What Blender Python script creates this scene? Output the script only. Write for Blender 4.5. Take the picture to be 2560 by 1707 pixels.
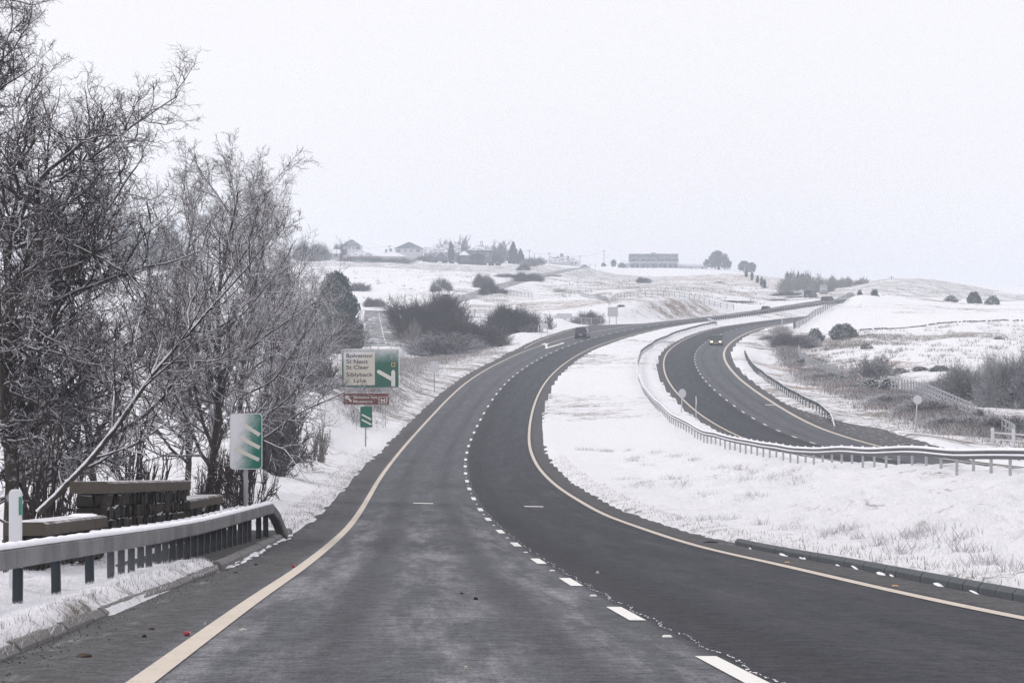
import bpy, math, random
import numpy as np
from mathutils import Vector, Matrix

for o in list(bpy.data.objects):
    bpy.data.objects.remove(o, do_unlink=True)
SC = bpy.context.scene
COL = SC.collection

# ------------------------------------------------------------------ camera
F, CX, CY, YH = 6900.0, 1280.0, 853.5, 900.0      # photograph's pixels (2560 x 1707)
PITCH = math.atan((YH - CY) / F)
cam_d = bpy.data.cameras.new('camera')
cam_d.sensor_width = 36.0
cam_d.lens = F / 2560 * 36.0
cam_d.clip_start = 0.5
cam_d.clip_end = 9000
cam = bpy.data.objects.new('camera', cam_d)
COL.objects.link(cam)
cam.location = (0, 0, 0)
cam.rotation_euler = (math.radians(90) + PITCH, 0, 0)
SC.camera = cam

# ------------------------------------------------------------------ sky, sun, exposure
SUN_EL, SUN_AZ = math.radians(38), math.radians(300)
W = bpy.data.worlds.new('World')
SC.world = W
W.use_nodes = True
nt = W.node_tree
nt.nodes.clear()
wo = nt.nodes.new('ShaderNodeOutputWorld')
bg = nt.nodes.new('ShaderNodeBackground')
sk = nt.nodes.new('ShaderNodeTexSky')
sk.sky_type = 'NISHITA'
sk.sun_disc = False
sk.sun_elevation = SUN_EL
sk.sun_rotation = SUN_AZ
mx = nt.nodes.new('ShaderNodeMix')
mx.data_type = 'RGBA'
mx.inputs[0].default_value = 0.93                  # overcast layer over the blue sky
mx.inputs[7].default_value = (10.45, 10.1, 10.45, 1)
nt.links.new(sk.outputs[0], mx.inputs[6])
nt.links.new(mx.outputs[2], bg.inputs[0])
bg.inputs[1].default_value = 0.1
nt.links.new(bg.outputs[0], wo.inputs[0])

sun_d = bpy.data.lights.new('sun', 'SUN')
sun_d.energy = 1.45
sun_d.angle = math.radians(25)
sun_d.color = (1.0, 0.97, 0.94)
sun = bpy.data.objects.new('sun', sun_d)
COL.objects.link(sun)
sdir = Vector((math.sin(SUN_AZ) * math.cos(SUN_EL), math.cos(SUN_AZ) * math.cos(SUN_EL), math.sin(SUN_EL)))
sun.rotation_euler = sdir.to_track_quat('Z', 'Y').to_euler()
sun.location = (0, 0, 60)

SC.view_settings.view_transform = 'Standard'
SC.view_settings.look = 'None'
SC.view_settings.exposure = 0.0
SC.view_settings.gamma = 1.0
SC.view_settings.use_curve_mapping = False
SC.render.engine = 'CYCLES'
SC.cycles.max_bounces = 6
SC.cycles.diffuse_bounces = 3
SC.cycles.glossy_bounces = 2
SC.cycles.transmission_bounces = 3
SC.cycles.volume_bounces = 1
SC.cycles.transparent_max_bounces = 8
SC.cycles.use_denoising = True
SC.cycles.denoiser = 'OPENIMAGEDENOISE'
SC.cycles.denoising_input_passes = 'RGB_ALBEDO_NORMAL'
SC.cycles.denoising_prefilter = 'NONE'          # keeps the lettering and the grain of the road
SC.cycles.caustics_reflective = False
SC.cycles.caustics_refractive = False

RNG = np.random.default_rng(7)
random.seed(7)

# ------------------------------------------------------------------ picture -> place
ca, sa = math.cos(PITCH), math.sin(PITCH)
def ray(px, py):
    rx = (px - CX) / F
    ru = (CY - py) / F
    y = ca - ru * sa
    return rx / y, (sa + ru * ca) / y
def at(px, py, d):
    a, b = ray(px, py)
    return np.array([a * d, d, b * d])
def mpp(d):                                          # metres per photograph pixel at distance d
    return d / F

# ------------------------------------------------------------------ materials
MATS = {}
def newmat(name):
    m = bpy.data.materials.new(name)
    m.use_nodes = True
    m.node_tree.nodes.clear()
    return m, m.node_tree
class NT:
    """tiny node helper"""
    def __init__(s, name):
        s.m, s.t = newmat(name)
        s.out = s.t.nodes.new('ShaderNodeOutputMaterial')
        s.b = s.t.nodes.new('ShaderNodeBsdfPrincipled')
        s.t.links.new(s.b.outputs[0], s.out.inputs[0])
        MATS[name] = s.m
    def n(s, typ, **kw):
        x = s.t.nodes.new(typ)
        for k, v in kw.items():
            setattr(x, k, v)
        return x
    def set(s, sock, v):
        if hasattr(v, 'links'):
            s.t.links.new(v, sock)
        else:
            if isinstance(v, (tuple, list)) and len(v) == 3 and sock.type == 'RGBA':
                v = (*v, 1)
            sock.default_value = v
    def coord(s, which='Object', scale=None):
        c = s.n('ShaderNodeTexCoord').outputs[which]
        if scale is None:
            return c
        mp = s.n('ShaderNodeMapping')
        mp.inputs['Scale'].default_value = scale
        s.t.links.new(c, mp.inputs[0])
        return mp.outputs[0]
    def noise(s, vec, scale, detail=3, rough=.55, dist=0):
        x = s.n('ShaderNodeTexNoise')
        s.set(x.inputs['Vector'], vec)
        x.inputs['Scale'].default_value = scale
        x.inputs['Detail'].default_value = detail
        x.inputs['Roughness'].default_value = rough
        x.inputs['Distortion'].default_value = dist
        return x.outputs[0]
    def ramp(s, v, lo, hi, a=0., b=1.):
        x = s.n('ShaderNodeMapRange')
        x.interpolation_type = 'SMOOTHSTEP'
        s.set(x.inputs[0], v)
        for i, q in enumerate((lo, hi, a, b)):
            s.set(x.inputs[i + 1], q)
        return x.outputs[0]
    def math(s, op, a, b=0., c=None):
        x = s.n('ShaderNodeMath', operation=op)
        s.set(x.inputs[0], a)
        s.set(x.inputs[1], b)
        if c is not None:
            s.set(x.inputs[2], c)
        return x.outputs[0]
    def mix(s, f, a, b):
        x = s.n('ShaderNodeMix', data_type='RGBA')
        s.set(x.inputs[0], f)
        s.set(x.inputs[6], a)
        s.set(x.inputs[7], b)
        return x.outputs[2]
    def sep(s, v):
        x = s.n('ShaderNodeSeparateXYZ')
        s.set(x.inputs[0], v)
        return x.outputs
    def base(s, col, rough=.7, spec=.3, metal=0.):
        s.set(s.b.inputs['Base Color'], col)
        s.set(s.b.inputs['Roughness'], rough)
        s.set(s.b.inputs['Specular IOR Level'], spec)
        s.set(s.b.inputs['Metallic'], metal)
    def bump(s, h, strength=.5, dist=.05):
        x = s.n('ShaderNodeBump')
        x.inputs['Strength'].default_value = strength
        x.inputs['Distance'].default_value = dist
        s.set(x.inputs['Height'], h)
        s.t.links.new(x.outputs[0], s.b.inputs['Normal'])
    def attr(s, name):
        return s.n('ShaderNodeAttribute', attribute_name=name).outputs
    def up(s):
        return s.sep(s.n('ShaderNodeNewGeometry').outputs['Normal'])[2]

SNOW = (.83, .83, .87)
def plain(name, col, rough=.6, spec=.35, metal=0., var=.12, scale=6., bump=0.):
    k = NT(name)
    nz = k.noise(k.coord(), scale, 4)
    lo = tuple(c * (1 - var) for c in col)
    hi = tuple(min(1, c * (1 + var)) for c in col)
    k.base(k.mix(nz, lo, hi), rough, spec, metal)
    if bump:
        k.bump(k.noise(k.coord(), scale * 4, 4), bump, .02)
    return k.m
def snowy(name, col, t0=.25, t1=.6, rough=.8, var=.3, scale=5., bump=0., nscale=2., amount=1., spec=.2):
    """the thing's own colour, with snow lying on faces that look up"""
    k = NT(name)
    nz = k.noise(k.coord(), scale, 3)
    c = k.mix(nz, tuple(x * (1 - var) for x in col), tuple(min(1, x * (1 + var)) for x in col))
    n2 = k.noise(k.coord(), nscale, 3)
    u = k.math('ADD', k.up(), k.math('MULTIPLY', k.math('SUBTRACT', n2, .5), .7))
    k.base(k.mix(k.ramp(u, t0, t1, 0., amount), c, SNOW), rough, spec)
    if bump:
        k.bump(k.noise(k.coord(), scale * 4, 4), bump, .03)
    return k.m

# ------------------------------------------------------------------ meshes and tagging
def link(o, parent=None):
    COL.objects.link(o)
    if parent is not None:
        o.parent = parent
    return o
def tag(o, label=None, cat=None, group=None, kind=None):
    for k, v in (('label', label), ('category', cat), ('group', group), ('kind', kind)):
        if v:
            o[k] = v
    return o
def thing(name, label, cat, loc, rz=0., group=None):
    o = bpy.data.objects.new(name, None)
    o.empty_display_size = .2
    link(o)
    o.location = [float(v) for v in loc]
    o.rotation_euler = (0, 0, rz)
    return tag(o, label, cat, group)
def np_mesh(name, V, Q=None, T=None, smooth=False):
    """fast mesh from numpy arrays: quads Q and / or triangles T"""
    me = bpy.data.meshes.new(name)
    V = np.asarray(V, np.float32)
    nq = 0 if Q is None else len(Q)
    ntr = 0 if T is None else len(T)
    me.vertices.add(len(V))
    me.vertices.foreach_set('co', V.ravel())
    idx = []
    if nq: idx.append(np.asarray(Q, np.int32).ravel())
    if ntr: idx.append(np.asarray(T, np.int32).ravel())
    idx = np.concatenate(idx)
    me.loops.add(len(idx))
    me.loops.foreach_set('vertex_index', idx)
    me.polygons.add(nq + ntr)
    st = np.concatenate([np.arange(nq) * 4, nq * 4 + np.arange(ntr) * 3]).astype(np.int32)
    me.polygons.foreach_set('loop_start', st)
    me.polygons.foreach_set('loop_total', np.concatenate([np.full(nq, 4), np.full(ntr, 3)]).astype(np.int32))
    me.polygons.foreach_set('use_smooth', np.full(nq + ntr, smooth))
    me.update(calc_edges=True)
    me.validate()
    return me
def np_obj(name, V, Q=None, T=None, mat=None, parent=None, smooth=False):
    me = np_mesh(name, V, Q, T, smooth)
    if mat is not None:
        me.materials.append(mat if not isinstance(mat, str) else MATS[mat])
    return link(bpy.data.objects.new(name, me), parent)

class MB:
    """collects shapes for one mesh"""
    def __init__(s):
        s.v, s.f = [], []
    def add(s, V, Fc):
        b = len(s.v)
        s.v += [tuple(map(float, p)) for p in V]
        s.f += [tuple(b + i for i in f) for f in Fc]
        return s
    def box(s, c, size, M=None, taper=1.):
        x, y, z = (size[0] / 2, size[1] / 2, size[2] / 2)
        P = [(sx * x * (taper if sz > 0 else 1), sy * y * (taper if sz > 0 else 1), sz * z)
             for sz in (-1, 1) for sx, sy in ((-1, -1), (1, -1), (1, 1), (-1, 1))]
        if M is not None:
            P = [tuple(M @ Vector(p)) for p in P]
        P = [(p[0] + c[0], p[1] + c[1], p[2] + c[2]) for p in P]
        return s.add(P, [(3, 2, 1, 0), (4, 5, 6, 7), (0, 1, 5, 4), (1, 2, 6, 5), (2, 3, 7, 6), (3, 0, 4, 7)])
    def bar(s, a, b, w, h):
        """box beam from a to b, w across, h tall"""
        a, b = Vector(a), Vector(b)
        t = (b - a).normalized()
        r = t.cross(Vector((0, 0, 1)))
        r = r.normalized() if r.length > 1e-4 else Vector((1, 0, 0))
        u = r.cross(t)
        P = []
        for c in (a, b):
            for i, j in ((-1, -1), (1, -1), (1, 1), (-1, 1)):
                P.append(c + r * (i * w / 2) + u * (j * h / 2))
        return s.add(P, [(0, 1, 2, 3), (7, 6, 5, 4), (0, 4, 5, 1), (1, 5, 6, 2), (2, 6, 7, 3), (3, 7, 4, 0)])
    def cyl(s, a, b, r0, r1=None, n=10):
        r1 = r0 if r1 is None else r1
        a, b = Vector(a), Vector(b)
        t = (b - a).normalized()
        r = t.orthogonal().normalized()
        u = t.cross(r)
        P = []
        for c, q in ((a, r0), (b, r1)):
            for i in range(n):
                g = 2 * math.pi * i / n
                P.append(c + r * (math.cos(g) * q) + u * (math.sin(g) * q))
        Fc = [(i, (i + 1) % n, n + (i + 1) % n, n + i) for i in range(n)]
        Fc += [tuple(range(n - 1, -1, -1)), tuple(range(n, 2 * n))]
        return s.add(P, Fc)
    def prism(s, poly, y0, y1):
        """outline in x-z, pushed from y0 to y1"""
        n = len(poly)
        P = [(x, y0, z) for x, z in poly] + [(x, y1, z) for x, z in poly]
        Fc = [tuple(range(n)), tuple(range(2 * n - 1, n - 1, -1))]
        Fc += [((i + 1) % n, i, n + i, n + (i + 1) % n) for i in range(n)]
        return s.add(P, Fc)
    def build(s, name, mat, parent=None, smooth=False, bevel=0.):
        me = bpy.data.meshes.new(name)
        me.from_pydata(s.v, [], s.f)
        me.update()
        if smooth:
            me.polygons.foreach_set('use_smooth', [True] * len(me.polygons))
        me.materials.append(MATS[mat] if isinstance(mat, str) else mat)
        o = link(bpy.data.objects.new(name, me), parent)
        if bevel:
            md = o.modifiers.new('bevel', 'BEVEL')
            md.width = bevel
            md.segments = 2
            md.limit_method = 'ANGLE'
        return o
def rrect(x0, x1, z0, z1, r, n=5):
    P = []
    for cx, cz, a0 in ((x1 - r, z0 + r, -90), (x1 - r, z1 - r, 0), (x0 + r, z1 - r, 90), (x0 + r, z0 + r, 180)):
        for i in range(n + 1):
            a = math.radians(a0 + 90 * i / n)
            P.append((cx + r * math.cos(a), cz + r * math.sin(a)))
    return P
def copy_tree(o, parent=None):
    c = o.copy()
    link(c, parent)
    for ch in list(o.children):
        copy_tree(ch, c)
    return c

# ------------------------------------------------------------------ noise
def _hash(ix, iy, seed):
    h = (ix.astype(np.int64) * 374761393 + iy.astype(np.int64) * 668265263 + seed * 1442695041) & 0xffffffff
    h = ((h ^ (h >> 13)) * 1274126177) & 0xffffffff
    return ((h ^ (h >> 16)) & 0xffff) / 65535.0
def vnoise(x, y, seed=0):
    ix, iy = np.floor(x), np.floor(y)
    fx, fy = x - ix, y - iy
    fx = fx * fx * (3 - 2 * fx)
    fy = fy * fy * (3 - 2 * fy)
    a = _hash(ix, iy, seed); b = _hash(ix + 1, iy, seed)
    c = _hash(ix, iy + 1, seed); d = _hash(ix + 1, iy + 1, seed)
    return (a * (1 - fx) + b * fx) * (1 - fy) + (c * (1 - fx) + d * fx) * fy - .5
def fbm(x, y, octv=4, seed=0):
    r = 0.
    a = 1.
    for i in range(octv):
        r = r + a * vnoise(x * 2 ** i + 17.3 * i, y * 2 ** i - 9.1 * i, seed + i)
        a *= .5
    return r
def sstep(x):
    x = np.clip(x, 0, 1)
    return x * x * (3 - 2 * x)
MAIN=[(2.84,-13.84,-0.33,0.000),(2.16,0.19,-1.09,0.002),(1.55,14.03,-1.80,-0.003),(0.99,28.10,-2.49,-0.009),(0.50,41.89,-3.12,-0.004),(0.05,55.72,-3.70,-0.012),(-0.43,69.55,-4.19,-0.010),(-0.91,83.42,-4.58,-0.017),(-1.37,97.26,-4.84,-0.018),(-1.77,111.09,-5.02,-0.029),(-2.10,124.96,-5.14,-0.035),(-2.35,138.81,-5.20,-0.039),(-2.51,152.62,-5.17,-0.041),(-2.58,166.44,-5.06,-0.045),(-2.54,180.30,-4.86,-0.049),(-2.42,194.17,-4.57,-0.051),(-2.23,208.03,-4.21,-0.050),(-1.97,221.91,-3.78,-0.050),(-1.63,235.79,-3.31,-0.049),(-1.20,249.67,-2.80,-0.048),(-0.68,263.56,-2.29,-0.044),(-0.05,277.44,-1.78,-0.040),(0.68,291.28,-1.28,-0.036),(1.52,305.10,-0.77,-0.032),(2.48,318.91,-0.26,-0.028),(3.56,332.72,0.28,-0.027),(4.77,346.49,0.83,-0.027),(6.13,360.25,1.37,-0.025),(7.64,374.00,1.92,-0.024),(9.31,387.73,2.45,-0.024),(11.15,401.44,2.99,-0.023),(13.15,415.13,3.54,-0.023),(15.31,428.79,4.08,-0.020),(17.64,442.42,4.62,-0.017),(20.15,456.01,5.15,-0.014),(22.84,469.57,5.66,-0.013),(25.71,483.08,6.16,-0.010),(28.77,496.56,6.64,-0.006),(32.03,509.98,7.12,-0.002),(35.50,523.35,7.61,0.002),(39.18,536.66,8.13,0.006),(43.09,549.90,8.69,0.009),(47.23,563.07,9.31,0.010),(51.62,576.16,9.99,0.009),(56.26,589.15,10.73,0.009),(61.17,602.05,11.53,0.007),(66.35,614.83,12.38,0.007),(71.80,627.51,13.28,0.007),(77.53,640.05,14.23,0.007)]
OPP=[(20.69,94.26,-3.90,-0.025),(19.99,108.24,-4.37,-0.025),(19.38,122.23,-4.71,-0.026),(18.87,136.22,-4.93,-0.027),(18.46,150.20,-5.02,-0.027),(18.15,164.20,-5.00,-0.028),(17.93,178.20,-4.85,-0.031),(17.81,192.17,-4.59,-0.036),(17.80,206.17,-4.22,-0.029),(17.88,220.19,-3.76,-0.020),(18.05,234.23,-3.27,-0.014),(18.31,248.26,-2.78,-0.012),(18.68,262.28,-2.30,-0.012),(19.15,276.30,-1.83,-0.013),(19.73,290.31,-1.35,-0.013),(20.40,304.33,-0.88,-0.014),(21.15,318.35,-0.41,-0.015),(22.00,332.36,0.07,-0.016),(22.95,346.34,0.55,-0.016),(24.04,360.31,1.05,-0.016),(25.29,374.24,1.56,-0.016),(26.72,388.16,2.10,-0.015),(28.32,402.08,2.66,-0.015),(30.11,415.97,3.25,-0.014),(32.08,429.84,3.84,-0.013),(34.25,443.68,4.42,-0.012),(36.61,457.49,4.98,-0.011),(39.17,471.26,5.51,-0.010),(41.93,484.99,5.99,-0.010),(44.88,498.69,6.42,-0.008),(48.13,512.30,6.91,-0.008),(51.59,525.87,7.40,-0.008),(55.25,539.38,7.89,-0.008),(59.11,552.84,8.38,-0.008),(63.17,566.24,8.87,-0.008),(67.42,579.58,9.36,-0.008),(71.88,592.85,9.85,-0.008),(76.53,606.05,10.34,-0.008),(81.37,619.19,10.83,-0.008),(86.41,632.25,11.32,-0.008)]

# ------------------------------------------------------------------ roads in plan and profile
OPP = [(30.6,-17,.70,-.02),(29.0,-3.3,.2,-.02),(27.5,10.6,-.35,-.02),(26.0,24.5,-.95,-.02),(24.7,38.5,-1.6,-.022),
       (23.5,52.4,-2.25,-.023),(22.4,66.3,-2.85,-.024),(21.45,80.3,-3.42,-.025)] + OPP
MAIN = [(4.4,-41.8,1.15,0.),(3.6,-27.8,.42,0.)] + MAIN

class Road:
    def __init__(s, nodes, step=1.0):
        A = np.array(nodes, float)
        if A.shape[1] == 3:
            A = np.c_[A, np.zeros(len(A))]
        L = np.r_[0, np.cumsum(np.linalg.norm(np.diff(A[:, :2], axis=0), axis=1))]
        m = np.gradient(A, L, axis=0)
        t = np.arange(0, L[-1], step)
        k = np.clip(np.searchsorted(L, t, side='right') - 1, 0, len(L) - 2)
        h = (L[k + 1] - L[k])[:, None]
        u = ((t - L[k])[:, None]) / h
        P = (2*u**3-3*u**2+1)*A[k] + (u**3-2*u**2+u)*h*m[k] + (-2*u**3+3*u**2)*A[k+1] + (u**3-u**2)*h*m[k+1]
        s.P, s.cf, s.s = P[:, :3], P[:, 3], t
        T = np.gradient(P[:, :2], axis=0)
        T /= np.linalg.norm(T, axis=1)[:, None]
        s.N = np.stack([T[:, 1], -T[:, 0]], 1)
        s.T = T
    def pt(s, ss, off, dz=0.):
        ss = np.asarray(ss, float); off = np.asarray(off, float) + 0 * ss
        f = lambda a: np.interp(ss, s.s, a)
        n = np.stack([f(s.N[:, 0]), f(s.N[:, 1])], -1)
        n /= np.linalg.norm(n, axis=-1, keepdims=True)
        z = f(s.P[:, 2]) + f(s.cf) * np.clip(off, -14, 14) + dz
        return np.stack([f(s.P[:, 0]) + n[..., 0] * off, f(s.P[:, 1]) + n[..., 1] * off, z], -1)
    def heading(s, ss):
        return math.atan2(np.interp(ss, s.s, s.T[:, 0]), np.interp(ss, s.s, s.T[:, 1]))
    def locate(s, X, Y):
        X = np.atleast_1d(np.asarray(X, float)); Y = np.atleast_1d(np.asarray(Y, float))
        S = np.empty(len(X)); O = np.empty(len(X))
        Q = s.P[::2, :2]; qs = s.s[::2]; qn = s.N[::2]; qt = s.T[::2]
        for i in range(0, len(X), 20000):
            x = X[i:i+20000]; y = Y[i:i+20000]
            k = ((x[:, None] - Q[None, :, 0])**2 + (y[:, None] - Q[None, :, 1])**2).argmin(1)
            dx = x - Q[k, 0]; dy = y - Q[k, 1]
            S[i:i+20000] = qs[k] + dx * qt[k, 0] + dy * qt[k, 1]
            O[i:i+20000] = dx * qn[k, 0] + dy * qn[k, 1]
        beyond = np.maximum(0, np.maximum(-S, S - s.s[-1]))
        return S, O, beyond
    def z(s, S, O):
        return np.interp(S, s.s, s.P[:, 2]) + np.interp(S, s.s, s.cf) * np.clip(O, -14, 14)
    def hit(s, px, py, d0=10, d1=660):
        """where the line of sight through a picture point meets the road plane: s, offset"""
        a, b = ray(px, py)
        d = np.linspace(d0, d1, 3000)
        S, O, _ = s.locate(a * d, d)
        e = b * d - s.z(S, O)
        w = np.abs(O)
        k = np.where((e[:-1] > 0) & (e[1:] <= 0))[0]
        if len(k) == 0:
            k = [np.abs(e).argmin()]
        k = min(k, key=lambda q: w[q])
        return S[k], O[k]

main = Road(MAIN)
opp = Road(OPP)
def img_nodes(L):
    return [tuple(at(*q)) for q in L]
_jn = [tuple(main.pt([h[0]], [h[1]], -.02)[0]) for h in (main.hit(1560, 815.5), main.hit(1500, 812.5), main.hit(1440, 810))]
SIDE = Road(_jn + img_nodes([(1330,803,484),(1200,793,492),(1080,785,508),(1000,779,520),(940,776,532),(860,775,545),(780,774,560)]))
LIMB = Road(img_nodes([(968,868,376),(960,845,402),(955,822,435),(950,800,475),(948,787,505),(948,776,531)]))
HILL = Road(img_nodes([(1000,779,521),(1040,773,538),(1085,765,565),(1140,749,602),(1195,735,645),(1235,720,700),(1275,709,765),(1320,697,845),(1375,684,945),(1420,675,1045),(1442,671,1110),(1452,669.5,1180)]))

# deceleration lane and mouth of the junction on the left; lay-by on the far right
EXT_L = np.array([(0,4.75),(364,4.75),(403,5.5),(441,7.2),(467,8.3),(495,10.1),(512,11.),(520,10.5),(538,4.75),(900,4.75)])
EXT_R = np.array([(0,4.65),(158,4.65),(176,7.4),(192,8.2),(213,8.4),(217,7.),(229,5.5),(243,4.65),(900,4.65)])
ROADS = [  # road, left edge, right edge, blend width
    (main, lambda S: np.interp(S, EXT_L[:, 0], EXT_L[:, 1]), lambda S: 4.6 + 0*S, 6.),
    (opp, lambda S: 4.45 + 0*S, lambda S: np.interp(S, EXT_R[:, 0], EXT_R[:, 1]), 4.5),
    (SIDE, lambda S: 3.1 + 0*S, lambda S: 3.1 + 0*S, 5.),
    (LIMB, lambda S: 2.9 + 0*S, lambda S: 2.9 + 0*S, 4.),
    (HILL, lambda S: 3.3 + 0*S, lambda S: 3.3 + 0*S, 7.)]

# ------------------------------------------------------------------ lie of the land (picture point, distance)
GA = """
180 1180 130  50 1230 100  300 1100 160  100 1000 240  300 960 260  500 1000 230  100 860 350  400 850 380  250 845 400
300 745 600  100 745 650  -300 850 400  -300 1150 110  -300 700 900  300 662 1000  100 664 1000
600 1150 105  690 1070 150  770 992 165  815 980 168  880 1045 160  780 1090 130  740 990 185  900 1056 180  960 1040 185
1086 964 240  960 935 232  900 950 200  935 900 300  850 880 345  850 880 372  1040 890 368  1100 890 352  1190 884 355  1000 905 330
1280 846 395  1360 830 402  1200 850 430  1110 862 400
850 790 530  850 764 590  980 764 580  850 735 660  1000 745 640  850 700 800  1000 695 830  1130 705 740  850 668 980
1000 668 1010  1150 672 1020  1250 680 960  850 648 1090  950 650 1090  1060 654 1110  1160 658 1120  1250 661 1150
1350 664 1200  1430 668 1250  1500 668 1340  1580 672 1390  1700 673 1390  1790 676 1395  1850 678 1350
850 652 1350  1100 655 1400  1300 662 1450  1600 672 1500  1800 676 1480
1330 745 640  1380 730 700  1330 760 560  1450 762 545  1400 745 600  1300 725 740  1400 700 850  1380 775 530 1250 770 560 1150 768 560 1480 745 600
1538 748 535  1615 741 545  1691 744 558  1742 753 568  1793 767 575  1500 775 505  1523 758 528  1540 800 478
1620 735 600  1720 738 620  1800 752 640  1500 720 720  1620 722 720  1750 725 740  1850 735 740  1900 745 700
1500 695 1000  1620 700 1000  1750 700 1000  1850 705 950  1600 685 1200  1750 687 1200
1866 694 1010  1911 719 880  1890 690 1150  1940 697 1100  1950 722 860  1990 715 950  1960 740 760 1925 757 680
2027 748 680  2060 740 710  2060 718 930  2110 722 850  2140 712 900  2000 712 1000 1900 688 1300 2000 712 1300
1987 823 455  2036 793 490  2087 765 520  2137 741 560  2020 815 470 2070 790 495 2110 768 520
2150 908 330  2300 903 330  2500 893 340  2150 850 390  2300 842 400  2550 838 395  2154 824 425  2350 808 430  2560 806 430
2200 780 500  2350 778 500  2480 778 490  2200 744 562  2300 745 570  2400 757 560  2560 775 500
2200 738 680  2137 722 800  2250 703 830  2180 708 830  2330 704 860  2300 735 720  2400 735 790  2560 745 850  2450 716 1250  2560 722 1250  2370 708 1050
2286 1075 203  2409 1042 214  2312 1003 238  2253 986 254  2202 976 268  2087 946 302  2035 926 330  1998 898 362  2150 955 285 2480 1116 188 2540 1117 188
2440 1010 245  2530 1020 235  2250 945 292  2350 925 300  2450 940 290  2560 960 280  2700 1000 260 2700 1110 190
2900 900 340  2900 800 450  2900 740 700  3000 730 1200
-300 650 1200  500 652 1080  1000 720 2500  300 720 2500  1600 740 2500  2100 770 2500  2600 780 2500  3000 780 2500  -300 720 2500
"""
_g = np.array(GA.split(), float).reshape(-1, 3)
ANCH = [at(*q) for q in _g]
ANCH += [np.array(q, float) for q in (
    (-5.6,24,-2.3),(-5.6,40,-3.15),(-7.0,36,-3.3),(-7.2,48,-3.6),(-7.2,58,-3.9),(-10,40,-5.2),(-12,52,-6.2),(-10.4,58,-5.6),(-9.5,66,-5.0),(-8.6,75,-4.6),
    (-14,30,-5.2),(-9,20,-3.2),(-9,5,-1.6),(-12,-20,-.4),(-20,60,-6.6),(-20,90,-5.8),(-8.5,90,-4.3),(-5.21,54,-3.62),(-5.9,64,-3.8),
    (36,60,-3.6),(40,120,-5.8),(34,-20,.6),(45,40,-2.6))]
for rd, n in ((main, 28), (opp, 28), (SIDE, 30), (LIMB, 30), (HILL, 40)):
    ANCH += list(rd.P[::n])
ANCH = np.array(ANCH)
AP = 40.0
def _uv(X, Y):
    r = np.maximum(Y + AP + 12, 2.0)
    return np.stack([np.clip(X / r, -.5, .5) * 7.0, np.log(r)], -1)
_a = _uv(ANCH[:, 0], ANCH[:, 1])
_val = ANCH[:, 2] / (ANCH[:, 1] + AP + 12)
def _tps(d2):
    return .5 * d2 * np.log(d2 + 1e-12)
_n = len(_a)
_K = _tps(((_a[:, None] - _a[None])**2).sum(-1)) + np.eye(_n) * 2e-4
_M = np.zeros((_n + 3, _n + 3))
_M[:_n, :_n] = _K
_M[:_n, _n] = 1; _M[:_n, _n+1:] = _a
_M[_n, :_n] = 1; _M[_n+1:, :_n] = _a.T
_w = np.linalg.solve(_M, np.r_[_val, 0, 0, 0])
def base_z(X, Y):
    out = np.empty(len(X))
    for i in range(0, len(X), 20000):
        q = _uv(X[i:i+20000], Y[i:i+20000])
        K = _tps((q[:, None, 0] - _a[None, :, 0])**2 + (q[:, None, 1] - _a[None, :, 1])**2)
        out[i:i+20000] = (K @ _w[:_n] + _w[_n] + q @ _w[_n+1:]) * (np.maximum(Y[i:i+20000], -AP-10) + AP + 12)
    return out

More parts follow.
